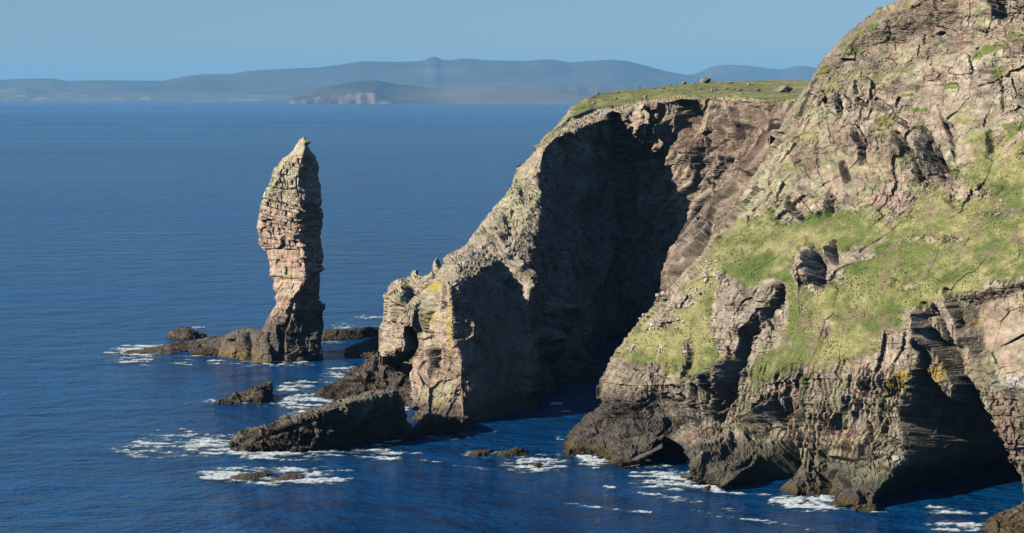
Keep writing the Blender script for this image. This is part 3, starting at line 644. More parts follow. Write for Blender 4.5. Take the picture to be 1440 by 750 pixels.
N_strokes = [foot_ribs, ledges, columns,
    cleft([(1128, 548), (1124, 575), (1130, 600)], 5, 4), cleft([(1188, 560), (1184, 585)], 4, 3), cleft([(1218, 596), (1222, 618), (1216, 640)], 5, 4), cleft([(1160, 590), (1163, 612)], 4, 3), cleft([(980, 545), (978, 575), (985, 600)], 6, 5), cleft([(1022, 540), (1020, 565)], 6, 5),
    cleft([(1150, 660), (1163, 678), (1160, 695)], 6, 4), cleft([(1182, 665), (1194, 684)], 5, 3), cleft([(940, 560), (960, 575)], 4, 3), cleft([(1235, 560), (1242, 590), (1238, 612)], 4, 3), cleft([(1100, 520), (1096, 545)], 3, 2), cleft([(1068, 640), (1040, 660)], 4, 3), cleft([(1210, 690), (1216, 712)], 6, 4),
    lambda U, V: hollow(CAVE_B, 24, 27, 5)(U, V) * (1 - .97 * hollow([(1298, 440), (1326, 445), (1340, 500), (1343, 576), (1330, 570), (1319, 548), (1303, 528)], 5, 1, 2)(U, V)), hollow([(1262, 585), (1330, 560), (1388, 580), (1415, 650), (1428, 700), (1380, 735), (1250, 725), (1275, 640)], 16, 16, 4), hollow(CAVE_A, 9, 24, 3), hollow([(900, 662), (918, 634), (948, 614), (962, 622), (972, 668), (930, 668)], 7, 9, 2), arris([(1300, 690), (1275, 700), (1262, 716)], 14, 10, 8), arris([(1385, 640), (1360, 665), (1340, 690)], 14, 12, 7),
    cleft([(1202, 180), (1204, 200), (1203, 224)], 6, 4), cleft([(1177, 228), (1182, 250)], 6, 4), cleft([(1298, 188), (1306, 205), (1316, 222), (1327, 246)], 11, 7), cleft([(1288, 220), (1293, 250)], 9, 6), cleft([(1261, 190), (1268, 200), (1278, 214)], 7, 4),
    arris([(1290, 175), (1298, 200), (1304, 250)], 26, 7, 4), arris([(1252, 185), (1262, 215), (1280, 250)], 30, 8, 3),
    cleft([(1181, 137), (1183, 165)], 6, 3), cleft([(1203, 117), (1206, 132)], 4, 2.5), cleft([(1208, 142), (1216, 148)], 5, 3), cleft([(1398, -10), (1403, 10), (1403, 26)], 11, 7), cleft([(1412, 5), (1408, 20)], 7, 4), cleft([(1305, 48), (1318, 42)], 6, 2.5),
    cleft([(1107, 280), (1113, 298)], 6, 4), cleft([(1158, 274), (1163, 284), (1165, 298)], 8, 6), cleft([(1120, 298), (1126, 306)], 6, 3), cleft([(1150, 290), (1152, 304)], 4, 2.5),
    cleft([(1153, 357), (1154, 378), (1153, 400)], 8, 7), arris([(1143, 352), (1146, 375), (1148, 400)], 30, 5, 4), cleft([(1172, 340), (1173, 368)], 5, 5), arris([(1166, 345), (1167, 372)], 12, 4, 3),
    cleft([(1094, 403), (1087, 425), (1083, 445)], 6, 4), arris([(1050, 395), (1045, 430), (1046, 480)], 34, 20, 1.5), arris([(1078, 420), (1072, 455), (1052, 480)], 30, 9, 4), cleft([(1078, 440), (1066, 462), (1052, 478), (1043, 500), (1036, 535), (1031, 562), (1016, 588)], 9, 8), cleft([(1004, 537), (1008, 560), (1012, 585)], 8, 6), cleft([(965, 592), (963, 612)], 7, 4),
    cleft([(972, 480), (970, 510), (958, 545)], 6, 1.5), arris([(1028, 500), (1024, 530), (1018, 560)], 14, 8, 4), arris([(998, 520), (1000, 550)], 14, 7, 3),
    arris([(1088, 565), (1092, 600)], 26, 7, 4), cleft([(1099, 566), (1104, 594)], 10, 7), arris([(1060, 575), (1063, 605), (1062, 620)], 26, 8, 4), cleft([(1074, 576), (1076, 600)], 13, 6), cleft([(1064, 622), (1084, 610)], 6, 3),
    hollow([(1070, 530), (1110, 508), (1110, 540), (1075, 545)], 10, -1.5), cleft([(1156, 625), (1158, 645)], 8, 4), cleft([(1140, 625), (1143, 640)], 5, 3), cleft([(1245, 615), (1262, 622)], 5, 3),
    # overhanging band above the pale ledge, and the slabs at the foot
    cleft([(1160, 646), (1200, 648), (1245, 641)], 5, 2.5, False), arris([(1050, 640), (1090, 618)], 10, 6, 2),
    arris([(905, 600), (880, 625), (868, 645)], 24, 8, 4), arris([(950, 585), (915, 620), (895, 650)], 22, 8, 4), arris([(985, 600), (950, 635), (930, 660)], 22, 8, 4), cleft([(945, 632), (960, 645), (965, 655)], 12, 6), cleft([(918, 612), (928, 628)], 7, 4),
    arris([(1045, 600), (1015, 640), (985, 672)], 26, 10, 4),
    cleft([(1310, 470), (1330, 500), (1350, 540), (1365, 575)], 12, 10), cleft([(1300, 430), (1308, 455), (1314, 480)], 7, 5), arris([(1298, 425), (1304, 460), (1300, 500)], 22, 8, 4), arris([(1358, 470), (1352, 490)], 14, 8, 2), cleft([(1355, 465), (1366, 485), (1372, 500)], 6, 3),
    hollow([(1345, 420), (1480, 385), (1530, 520), (1420, 560), (1370, 520)], 14, 3), cleft([(1395, 488), (1415, 478), (1440, 466), (1480, 455)], 2.2, .9), cleft([(1330, 410), (1345, 440), (1352, 470)], 7, 4),
    arris([(1395, 600), (1405, 640), (1425, 690)], 20, 22, -3), cleft([(1250, 395), (1260, 400)], 8, 1.5),
    # rock walls between grass benches
    arris([(1090, 395), (1095, 440)], 5, 22, -2), hollow([(1115, 215), (1170, 200), (1255, 180), (1262, 250), (1250, 300), (1200, 292), (1160, 290), (1115, 270)], 16, 2.5),
    hollow([(1200, 60), (1300, 20), (1420, 10), (1420, 60), (1330, 90), (1230, 110)], 16, 2.0), hollow([(1130, 330), (1150, 350), (1150, 400), (1120, 400)], 8, -1.5),
    cleft([(1090, 180), (1100, 200)], 6, 1.5), cleft([(1320, 150), (1345, 220)], 4, 1.5), cleft([(1410, 110), (1413, 160)], 3, 1.5), cleft([(1230, 140), (1250, 155)], 6, 2), cleft([(1265, 170), (1280, 180)], 5, 2.5),
    cleft([(1395, 190), (1392, 220)], 7, 3), cleft([(1330, 275), (1345, 290)], 8, 2),
]
G_MAIN = [(1150, 296), (1172, 294), (1215, 305), (1250, 316), (1285, 302), (1300, 270), (1340, 245), (1400, 240), (1440, 225), (1540, 230), (1540, 392), (1440, 394), (1395, 398), (1345, 412), (1322, 424), (1300, 428), (1285, 455), (1268, 478), (1240, 498), (1180, 508), (1140, 522), (1105, 528), (1060, 548), (1052, 538), (1072, 510), (1085, 492), (1095, 470), (1104, 445), (1098, 405), (1083, 400), (1050, 420), (1025, 400), (1020, 430), (1005, 480), (1003, 512), (985, 520), (960, 520), (915, 510), (870, 512), (874, 492), (895, 465), (935, 430), (985, 372), (1030, 320), (1060, 310), (1100, 320)]
def N_grass(U, V):
    ds, _, _ = seg_dist(U, V, G_MAIN); k = np.where(inside(U, V, G_MAIN), ds, -ds)
    g = sstep(-34, 24, k) * .85
    g = g - blobs([(1140, 375, 26, 30, 1.3), (1200, 358, 36, 12, .9), (1360, 270, 40, 18, .7), (1400, 300, 50, 10, .4), (1030, 440, 26, 38, 1.0), (968, 500, 12, 26, .8), (1255, 480, 40, 16, .5), (1180, 395, 14, 25, .5), (1340, 335, 34, 8, .4), (1290, 335, 40, 8, .3),
                   (955, 425, 24, 10, .7), (930, 455, 26, 14, .5), (1000, 385, 24, 10, .4), (1280, 400, 22, 10, .35), (1160, 470, 14, 14, .3), (1240, 340, 20, 8, .3)], U, V)
    g = g + blobs([(1320, 120, 44, 6, .75), (1270, 135, 22, 6, .6), (1390, 70, 30, 10, .55), (1425, 55, 20, 14, .45), (1400, 105, 28, 6, .6), (1300, 155, 30, 5, .5), (1375, 170, 40, 6, .35), (1245, 170, 20, 12, .55), (1390, 215, 30, 24, .6), (1430, 190, 20, 24, .5), (1140, 190, 22, 10, .6), (1110, 190, 12, 10, .5), (1098, 235, 14, 12, .6), (1135, 195, 8, 6, .3),
                   (1085, 260, 12, 30, .35), (1310, 5, 26, 8, .5), (1230, 42, 34, 16, .42), (1200, 70, 26, 14, .36), (1285, 35, 12, 14, .5), (1215, 95, 28, 8, .3), (1060, 350, 20, 30, .4), (1150, 130, 16, 20, .25), (975, 512, 14, 16, .6), (1160, 100, 14, 18, .3), (1345, 75, 20, 4, .35), (1435, 535, 14, 8, 1.0), (1040, 330, 20, 26, .3), (1080, 300, 16, 30, .25), (1020, 500, 30, 30, .2), (1075, 525, 30, 16, .35), (930, 500, 50, 14, .2), (1130, 230, 14, 24, .3), (1190, 130, 20, 12, .3), (1240, 60, 24, 14, .3), (1280, 240, 10, 20, .3), (1100, 510, 24, 12, .4), (1265, 95, 24, 6, .3)], U, V)
    return g
def N_amp(U, V, P, n):
    g = N_grass(U, V)
    a = .85 - .66 * sstep(.35, .75, g)
    w = blobs([(1400, 470, 60, 50, .7), (1185, 245, 60, 38, .6), (1360, 160, 110, 70, .5), (1300, 60, 120, 50, .4), (1020, 450, 24, 30, .5)], U, V)
    a = a + .12 * sstep(520, 560, V)
    return np.clip(a * (1 - w), .12, 1.2)
def N_col(U, V, X, Y, Z, n, tone, crack, bedi):
    g = N_grass(U, V) + .35 * (n[2] - .45) - .08 + .32 * sstep(330, 150, V) * (.35 + fbm(X / 5, Y / 5, Z / 2.2, 271, 3) * 1.6) + .10
    g = np.where(Z < 7, g - 1, g)
    pink = .28 + blobs([(1190, 240, 70, 40, .55), (1400, 480, 60, 50, .35), (1300, 130, 80, 50, .25), (1180, 615, 60, 18, .6), (1400, 600, 30, 60, .4), (1120, 570, 20, 40, .3)], U, V)
    lich = .28 + blobs([(1080, 270, 50, 70, .35), (1250, 230, 60, 40, .25), (1200, 560, 90, 50, .15), (1000, 570, 50, 50, .1), (1070, 600, 30, 60, .35), (1150, 180, 60, 60, .15)], U, V)
    pale = blobs([(1380, 80, 110, 90, .45), (1430, 150, 60, 40, .45), (1090, 250, 40, 60, .25), (1400, 280, 60, 40, .4), (940, 440, 50, 30, .4), (1320, 60, 60, 40, .25)], U, V)
    yel = blobs([(1262, 545, 34, 26, .55), (1320, 530, 14, 44, .75), (1372, 455, 40, 16, .55), (1330, 440, 16, 20, .45), (1268, 525, 12, 8, .9), (1030, 500, 22, 12, .6), (1010, 560, 24, 34, .28), (1240, 600, 20, 30, .25)], U, V)
    white = blobs([(1418, 536, 28, 9, 1.1), (1388, 575, 10, 14, .7), (1022, 595, 8, 30, .45), (1262, 648, 26, 7, .85), (1040, 520, 5, 12, .6), (1345, 664, 8, 6, .5), (1398, 620, 6, 22, .5)], U, V)
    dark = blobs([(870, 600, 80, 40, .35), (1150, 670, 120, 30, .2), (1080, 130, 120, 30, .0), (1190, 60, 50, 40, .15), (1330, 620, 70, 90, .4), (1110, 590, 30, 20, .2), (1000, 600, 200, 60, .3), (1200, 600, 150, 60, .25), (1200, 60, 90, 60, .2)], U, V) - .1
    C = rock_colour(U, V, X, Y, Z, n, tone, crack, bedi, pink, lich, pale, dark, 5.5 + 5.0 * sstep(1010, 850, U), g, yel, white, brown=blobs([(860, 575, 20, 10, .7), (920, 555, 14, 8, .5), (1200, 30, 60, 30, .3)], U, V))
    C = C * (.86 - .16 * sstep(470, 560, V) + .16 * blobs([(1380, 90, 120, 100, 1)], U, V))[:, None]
    C = cmix(C, (.12, .11, .055), blobs([(1195, 55, 50, 40, .6), (1160, 110, 26, 26, .4), (1300, 5, 50, 14, .4), (1130, 180, 20, 30, .25)], U, V) * (.6 + 1.2 * fbm(X / 3, Y / 3, Z / 3, 281, 3)))
    C = cmix(C, (.09, .10, .045), blobs([(1100, 640, 90, 16, .5), (1200, 660, 60, 20, .35)], U, V) * sstep(12, 4, Z)); return C
def build_near():
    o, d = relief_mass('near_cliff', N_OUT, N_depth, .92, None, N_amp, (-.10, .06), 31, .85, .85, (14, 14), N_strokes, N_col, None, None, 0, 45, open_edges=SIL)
    tag(o, 'sunlit cliff with green grass slopes and sea caves at its foot', kind='structure'); return d
ND = build_near()

# ------------------------------------------------------------------ sea stack
ST_L = [(420, 197), (413.6, 209.5), (405.7, 218.5), (396, 223), (391.5, 234), (386.4, 235), (383, 244.6), (379.6, 256), (373, 266), (370.6, 277), (366, 293), (362.5, 307), (361.5, 319), (363.8, 334), (364, 342), (368.4, 351), (376.3, 354), (378, 366), (380, 376), (378.7, 389), (385, 392.5), (382.8, 408), (388.8, 413), (385.7, 419), (389, 428), (382.8, 435), (378, 446), (373, 455), (369, 465)]
ST_R = [(426.5, 192.5), (431, 196), (437.4, 197), (436, 203), (433, 205), (438.5, 213), (445, 221), (447.6, 232), (446.5, 246), (451, 259), (452, 275), (451, 289), (455, 302), (453, 320), (451.5, 330), (452, 345), (455.5, 361), (453.6, 370), (447.6, 374), (450, 393), (446.9, 421), (452.4, 424), (453.6, 448), (456, 460), (451, 482), (452.4, 486), (454.3, 503), (453.6, 511)]
ARV = [190, 205, 214, 232, 248, 264, 286, 309, 330, 352, 371, 395, 417, 436, 448, 465, 490, 525]
ARU = [430, 430, 427, 421.5, 417, 419, 426, 417, 419, 425, 428, 428, 413, 412, 410, 402, 398, 398]
def stack_depth(U, V):
    a = np.interp(V, ARV, ARU); f = np.interp(V, [190, 440, 500, 520], [531.5, 531, 530, 530.5])
    low = sstep(430, 480, V)
    l = np.clip((a - U), 0, 200) * .19; r = np.clip(U - a, 0, 200) * .19
    return f + l * mix(.8, .3, low) + r * mix(1.3, .35, low)
def S_col(U, V, X, Y, Z, n, tone, crack, bedi):
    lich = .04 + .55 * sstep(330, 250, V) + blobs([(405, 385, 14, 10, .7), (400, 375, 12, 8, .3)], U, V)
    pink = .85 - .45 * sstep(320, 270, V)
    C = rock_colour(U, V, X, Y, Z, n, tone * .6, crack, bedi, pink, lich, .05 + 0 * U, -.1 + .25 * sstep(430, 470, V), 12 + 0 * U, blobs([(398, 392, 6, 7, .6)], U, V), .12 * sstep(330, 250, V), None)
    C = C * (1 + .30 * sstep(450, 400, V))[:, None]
    C = cmix(C, (.30, .20, .07), blobs([(328, 500, 22, 12, .5), (360, 495, 10, 14, .3)], U, V) * sstep(8, 4, Z)); return C
stack = empty('sea_stack', (-60, 540, 0)); tag(stack, 'tall pillar of layered rock standing alone in the sea', 'sea stack')
S_strokes = [cleft([(398, 335), (399, 345), (392, 350)], 3, 1.6), cleft([(372, 262), (400, 268), (420, 264)], 1.6, .8, False), cleft([(371, 311), (385, 309)], 2, 1.0), cleft([(418, 290), (424, 298), (418, 308)], 3, 1.6), arris([(425, 262), (431, 290)], 8, 3, 1.5),
             arris([(432, 372), (443, 373), (441, 388)], 10, 4, 2.6), arris([(436, 402), (438, 412)], 8, 4, 1.8), cleft([(396, 462), (397, 485), (398, 512)], 6, 3.0), cleft([(378, 470), (376, 500)], 2.5, 1.5), arris([(421, 340), (426, 352), (428, 368)], 9, 5, 2.0), cleft([(412, 422), (409, 445), (402, 462)], 4, 2.5),
             arris([(446, 425), (450, 445)], 10, 4, 1.5), cleft([(430, 460), (436, 475)], 3, 1.2), cleft([(362, 334), (392, 338)], 1.3, .7, False), cleft([(365, 350), (420, 352)], 1.3, .6, False), cleft([(379, 389), (420, 393)], 1.3, .6, False)]
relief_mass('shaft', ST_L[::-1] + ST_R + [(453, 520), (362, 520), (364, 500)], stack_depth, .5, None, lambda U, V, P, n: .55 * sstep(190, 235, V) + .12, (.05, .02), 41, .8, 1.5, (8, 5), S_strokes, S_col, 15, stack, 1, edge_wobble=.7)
PL_OUT = [(300, 516), (302, 507), (303, 497), (309, 490), (313, 478), (318, 470), (330, 465), (337, 463), (348, 461), (362, 462), (372, 464), (380, 480), (384, 516)]
def mass_depth(base, lean=.5, extra=None):
    """stands on the sea along the picture line base, leaning back by lean metres per metre of height"""
    bu = [p[0] for p in base]; bv = [p[1] for p in base]
    def f(U, V):
        vb = np.interp(U, bu, bv); y0 = seaY(vb); h = (vb - V) * y0 / FPX
        return y0 + np.clip(h, 0, 99) * lean + (extra(U, V) if extra else 0)
    return f
relief_mass('plinth', PL_OUT, mass_depth([(300, 508), (384, 513)], .9, lambda U, V: .12 * (380 - U)), .5, None, .75, (.1, .02), 43, .6, .8, (6, 4),
            [cleft([(349, 470), (352, 490), (350, 510)], 5, 4), arris([(340, 466), (345, 490)], 14, 5, 2), cleft([(330, 478), (318, 480)], 3, 1.5), arris([(330, 485), (333, 505)], 12, 6, 1.5)], S_col, 12, stack, 1)

# ------------------------------------------------------------------ skerries, reefs and slabs
def W_col(tide=9, ochre=0.3, pale=0, top=None):
    def f(U, V, X, Y, Z, n, tone, crack, bedi):
        C = rock_colour(U, V, X, Y, Z, n, tone, crack, bedi, .4 + 0 * U, .1 + 0 * U, pale + 0 * U, .2 + 0 * U, tide, None)
        C = cmix(C, (.19, .125, .055), np.clip(ochre + .5 * fbm(X / 4, Y / 4, Z / 4, 401, 3), 0, .8))
        if top is not None: C = cmix(C, (.33, .28, .22), np.clip(sstep(.15, .6, n[2]) * top + .5 * fbm(X / 3, Y / 3, Z / 3, 403, 3) * top, 0, .9))  # upward faces lightened in colour, sunlight painted on the tops
        return C * .52
    return f
def skerry(name, outl, base, label, lean=1.2, back=6, seed=50, amp=.4, s=.5, cat='skerry', col=None, strokes=(), dip=(.3, 0), extra=None, edge=(4, 2.5), group=None, kind=None):
    bot = [(u, v + 6) for u, v in reversed(base)]
    full = outl + bot
    o, d = relief_mass(name, full, mass_depth(base, lean, extra), .5, None, amp * 2.3, dip, seed, s, 1.1, edge, strokes, col or W_col(), back, None, 1, origin=(*sea_pt(*base[len(base) // 2]), 0), edge_wobble=.6)
    tag(o, label, None if kind else cat, group, kind); return o
skerry('reef', [(166, 498), (180, 494), (205, 490), (232, 485), (250, 480), (268, 479), (290, 474), (312, 471), (330, 468), (350, 470)], [(166, 499), (205, 499), (240, 498), (262, 494), (300, 494), (350, 500)], 'long low dark reef running out left from the foot of the sea stack', 2.5, 10, 51, .38, .5, 'reef', W_col(6, .25, top=.45))
skerry('skerry', [(266, 499), (268, 494), (285, 490), (300, 489), (313, 491)], [(266, 500), (285, 501), (313, 500)], 'small dark rock lying in front of the reef beside the sea stack', 1.5, 5, 52, .3, .4)
skerry('skerry', [(237, 473), (240, 466), (246, 463), (258, 461), (268, 462), (270, 467), (280, 467), (288, 469)], [(237, 475), (262, 477), (288, 474)], 'squat reddish rock behind the long reef', 1.2, 6, 53, .45, .5, col=W_col(4, .4, top=.3))
skerry('reef', [(452, 466), (458, 462), (480, 462), (505, 461.5), (515, 459), (530, 460), (534, 464)], [(452, 480), (480, 479), (510, 476), (534, 469)], 'flat black reef between the sea stack and the headland', 1.0, 8, 54, .28, .5, 'reef', W_col(9, .05))
skerry('skerry', [(483, 498), (485, 490), (500, 482), (518, 476), (535, 470), (546, 466), (552, 470)], [(483, 500), (500, 504), (525, 504), (552, 500)], 'dark slanting slab against the left foot of the headland', 1.4, 8, 55, .3, .6, col=W_col(9, .05, top=.25))
skerry('skerry', [(303, 565), (318, 560), (325, 557), (330, 552), (345, 549), (360, 542), (372, 539), (381, 537.5), (384, 545), (384.5, 560)], [(303, 567.5), (325, 568), (345, 567), (365, 568), (384, 565)], 'wedge-shaped rock rising to the right in open water before the stack', 1.0, 7, 56, .45, .5, col=W_col(4, .35, top=.3), strokes=[arris([(366, 542), (366, 566)], 20, 5, 2.0)])
skerry('skerry', [(323, 674), (330, 668), (345, 665), (362, 663), (380, 663), (382, 667), (376, 672)], [(323, 675), (345, 677), (365, 675), (376, 673)], 'left one of two low rounded rocks ringed by foam', 1.6, 4, 57, .22, .35, col=W_col(5, .2, top=.25))
skerry('skerry', [(378, 676), (390, 671), (402, 666), (412, 663), (424, 664.5), (429, 672)], [(378, 677), (400, 678), (415, 677), (429, 675)], 'right one of two low rounded rocks ringed by foam', 1.6, 4, 58, .22, .35, col=W_col(5, .3, top=.25))
skerry('skerry', [(655, 639), (664, 634), (675, 633), (690, 631), (690, 636)], [(655, 641), (672, 642), (690, 638)], 'thin wedge of dark rock at the mouth of the cove', 1.2, 3, 59, .25, .3, col=W_col(3, .35))
skerry('skerry', [(700, 639), (705, 634), (717, 632), (725, 627.5), (736, 630), (738, 634), (745, 636)], [(700, 641), (720, 642), (745, 640)], 'jagged brown rock at the mouth of the cove', 1.2, 4, 60, .3, .35, col=W_col(3, .35))
skerry('skerry', [(744, 656), (752, 652.5), (762, 652.5), (766, 656)], [(744, 659), (755, 661), (766, 659)], 'tiny rock awash in foam below the near cliff', 1.2, 2, 61, .2, .25)
skerry('skerry', [(986, 689), (990, 684), (998, 682), (1001, 686)], [(986, 690), (993, 691.5), (1001, 689)], 'small wet rock in the surf at the near cliff foot', 1.2, 2, 62, .2, .25)
SH2 = [(453, 551), (460, 546), (478, 539), (486, 532), (488, 526), (498, 518), (512, 512), (520, 503), (532, 496), (550, 494), (562, 497), (575, 510), (600, 520)]
skerry('wave_cut_shelf', SH2, [(453, 553), (470, 562), (500, 572), (560, 575), (600, 575)], 'dark stepped shelf below the pale buttress of the headland', 1.8, 14, 63, .6, .7, kind='structure', col=W_col(9, .15, top=.5), dip=(.45, .1),
       strokes=[arris([(550, 500), (553, 515), (540, 530)], 22, 7, 2.5), arris([(530, 505), (524, 525)], 14, 5, 2), cleft([(480, 545), (510, 540), (550, 530)], 4, 1.5)], extra=lambda U, V: .0 * U)
S3_TOP = [(320, 632), (321, 622), (327, 614), (336, 606), (350, 601), (368, 598), (385, 598), (395, 592), (415, 584), (440, 575), (460, 569), (480, 562), (500, 556), (515, 552), (535, 549), (556, 546), (561, 552), (566, 575), (566, 610)]
S3_ARR = [(322, 630), (345, 634), (352, 622), (375, 612), (385, 604), (400, 598), (430, 588), (460, 577), (500, 563), (560, 549)]
S3_BASE = [(320, 636), (345, 637), (400, 636), (460, 633), (500, 627), (560, 618), (600, 612), (660, 608)]
def S3_depth(U, V):
    vb = np.interp(U, [p[0] for p in S3_BASE], [p[1] for p in S3_BASE]); y0 = seaY(vb)
    va = np.interp(U, [p[0] for p in S3_ARR], [p[1] for p in S3_ARR])
    h = (vb - V) * y0 / FPX; ha = (vb - va) * y0 / FPX
    face = y0 - .32 * np.clip(h, 0, ha)               # the face overhangs the water
    return np.where(V > va, face, y0 - .32 * ha + np.clip(h - ha, 0, 50) * 4.0) - .06 * (U - 320) * 0
o, _ = relief_mass('wave_cut_slab', S3_TOP + [(600, 580), (660, 585), (660, 620), (600, 622), (500, 638), (400, 648), (320, 648)], S3_depth, .6, None, 1.1, (.42, .1), 64, .7, 1.1, (4, 3),
               [cleft([(352, 624), (380, 612), (410, 600), (450, 588)], 3, 1.5), arris([(420, 588), (425, 600), (445, 610)], 8, 5, 1.0), arris([(346, 612), (352, 634)], 14, 6, 1.2)],
               W_col(5, .05, top=.7), 13, None, 2, edge_wobble=.8)
tag(o, 'great tilted slab with a dark overhanging face and pale top edge running into the sea', kind='structure')
skerry('shore_ledge', [(1380, 740), (1388, 730), (1402, 722), (1418, 716), (1432, 712), (1450, 708), (1520, 700)], [(1380, 742), (1400, 752), (1440, 762), (1520, 770)], 'weed-covered ledge at the lower right corner', 1.5, 12, 65, .45, .6, kind='structure', col=W_col(3, .5, top=.3))
# ------------------------------------------------------------------ haze
def build_haze():
    m = bpy.data.materials.new('sea_haze'); m.use_nodes = True; N = m.node_tree.nodes; L = m.node_tree.links
    N.remove(N['Principled BSDF']); pv = N.new('ShaderNodeVolumePrincipled')
    pv.inputs['Color'].default_value = (.26, .63, 1.0, 1); pv.inputs['Density'].default_value = HAZE; pv.inputs['Anisotropy'].default_value = .0
    L.new(pv.outputs[0], N['Material Output'].inputs['Volume'])
    x0, x1, y0, y1, z0, z1 = -45000, 45000, -5000, 55000, -40, 900
    v = [(x, y, z) for z in (z0, z1) for y in (y0, y1) for x in (x0, x1)]
    f = [(0, 2, 3, 1), (4, 5, 7, 6), (0, 1, 5, 4), (2, 6, 7, 3), (0, 4, 6, 2), (1, 3, 7, 5)]
    o = mesh_obj('haze', v, f, m); tag(o, 'thin blue sea haze over the whole view', kind='stuff')
HAZE = 2.4e-5
build_haze()

# ------------------------------------------------------------------ foam
def build_foam():
    m, N, L, b = new_mat('white_foam')
    at_ = N.new('ShaderNodeAttribute'); at_.attribute_name = 'dens'
    cr = N.new('ShaderNodeValToRGB'); cr.color_ramp.elements[0].position = .05; cr.color_ramp.elements[0].color = (.05, .17, .20, 1)
    cr.color_ramp.elements[1].position = .7; cr.color_ramp.elements[1].color = (.58, .62, .63, 1)
    L.new(at_.outputs['Fac'], cr.inputs['Fac']); L.new(cr.outputs[0], b.inputs['Base Color']); L.new(at_.outputs['Fac'], b.inputs['Alpha']); b.inputs['Roughness'].default_value = .8
    F = [(317, 402, 507, 516, 1.0), (289, 318, 507, 513, .7), (412, 440, 508, 514, .8), (160, 245, 483, 501, .95), (140, 200, 488, 502, .5), (270, 290, 459, 464, .8), (310, 345, 461, 466, .3), (465, 505, 456, 463, .8), (495, 540, 445, 449, .6),
         (452, 485, 480, 485, .7), (450, 500, 512, 542, .55), (455, 500, 520, 530, .5), (388, 452, 535, 552, .62), (385, 470, 554, 575, 1.0), (398, 445, 556, 566, .6), (405, 440, 575, 588, .65), (284, 306, 563, 570, .75), (255, 300, 563, 572, .3), (355, 410, 566, 576, .4),
         (258, 332, 618, 643, 1.1), (160, 335, 606, 645, .55), (185, 250, 612, 622, .45), (300, 490, 631, 649, .95), (170, 240, 620, 640, .5), (283, 490, 656, 684, .8), (286, 345, 658, 680, .9), (400, 478, 672, 683, .7), (480, 590, 628, 652, .38), (505, 578, 615, 624, .6),
         (648, 706, 634, 645, .75), (705, 798, 638, 665, .85), (808, 858, 632, 658, 1.0), (780, 796, 610, 625, .8), (880, 945, 650, 660, .6), (888, 1000, 660, 692, .85), (985, 1018, 678, 695, 1.1), (895, 930, 664, 672, .5),
         (1084, 1192, 694, 720, 1.0), (1070, 1120, 697, 706, .6), (1296, 1365, 713, 722, .7), (1300, 1395, 734, 750, .7), (774, 792, 565, 571, .6), (789, 802, 578, 583, .8), (556, 575, 570, 585, 1.0), (600, 680, 612, 620, .3),
         (140, 300, 495, 515, .25), (500, 570, 441, 447, .3)]
    LN = [[(860, 686), (915, 697), (972, 711)], [(975, 720), (1010, 726), (1060, 733), (1140, 746)], [(797, 709), (850, 716), (907, 721)], [(560, 640), (620, 652), (680, 662)], [(230, 604), (285, 606), (320, 601)], [(230, 510), (270, 514)], [(940, 700), (1010, 716), (1060, 722)], [(318, 638), (345, 640), (400, 639), (460, 636), (520, 627), (560, 621)], [(1085, 700), (1160, 702), (1190, 717), (1240, 724)], [(788, 641), (815, 648), (880, 661), (950, 656), (962, 676)], [(300, 511), (384, 516), (454, 514)], [(600, 616), (660, 612), (730, 608)], [(302, 569), (345, 570), (384, 568)], [(966, 680), (1015, 695), (1085, 697)], [(1240, 723), (1300, 722), (1380, 721)], [(323, 677), (376, 678), (428, 679)]]
    VV, QQ, DD = [], [], []; base = 0
    def sheet(x0, x1, y0, y1, env, seed, dx, dy):
        nonlocal base
        xs = np.arange(x0, x1 + dx, dx); ys = np.arange(y0, y1 + dy, dy); X, Y = np.meshgrid(xs, ys)
        st = fbm(X / 5 + Y / 30, Y / 2.0, X * 0, seed, 5, .62); lace = 1 - np.abs(fbm(X / 2.6, Y / 2.0, X * 0, seed + 9, 4, .6)) * 3.4
        e = env(X, Y)
        d = np.sqrt(np.clip(e, 0, 9)) * .95 + st * 1.15 + .38 * lace * (e > .02) - .66
        d = np.clip(d / .62, 0, 1) ** 1.5 * sstep(0, .12, e) * .97
        keep = (d[:-1, :-1] + d[1:, :-1] + d[:-1, 1:] + d[1:, 1:]) > .04
        if not keep.any(): return
        Z = .05 + d * (.12 + .35 * np.abs(fbm(X / 1.2, Y / 1.2, X * 0, seed + 5, 3))) + .01 * (seed % 9)
        w = X.shape[1]; a = (np.arange(X.shape[0] - 1)[:, None] * w + np.arange(w - 1)[None])[keep]
        q = np.stack([a, a + 1, a + w + 1, a + w], 1); use = np.unique(q); mp = np.zeros(X.size, np.int64); mp[use] = np.arange(len(use)) + base
        VV.append(np.stack([X.ravel()[use], Y.ravel()[use], Z.ravel()[use]], 1)); QQ.append(mp[q]); DD.append(d.ravel()[use]); base += len(use)
    for k, (u0, u1, v0, v1, sgth) in enumerate(F):
        vm = (v0 + v1) / 2; xa, _ = sea_pt(u0, vm); xb, _ = sea_pt(u1, vm); ya, yb = float(seaY(v1)), float(seaY(v0)); cx, cy, rx, ry = (xa + xb) / 2, (ya + yb) / 2, (xb - xa) / 2 * 1.12, (yb - ya) / 2 * 1.12
        def env(X, Y, cx=cx, cy=cy, rx=rx, ry=ry, sgth=sgth):
            r = ((X - cx) / rx) ** 2 + ((Y - cy) / ry) ** 2; return sgth * np.clip(1.15 - r, 0, 1)
        sheet(cx - rx * 1.08, cx + rx * 1.08, cy - ry * 1.08, cy + ry * 1.08, env, 500 + k * 3, .18, .3)
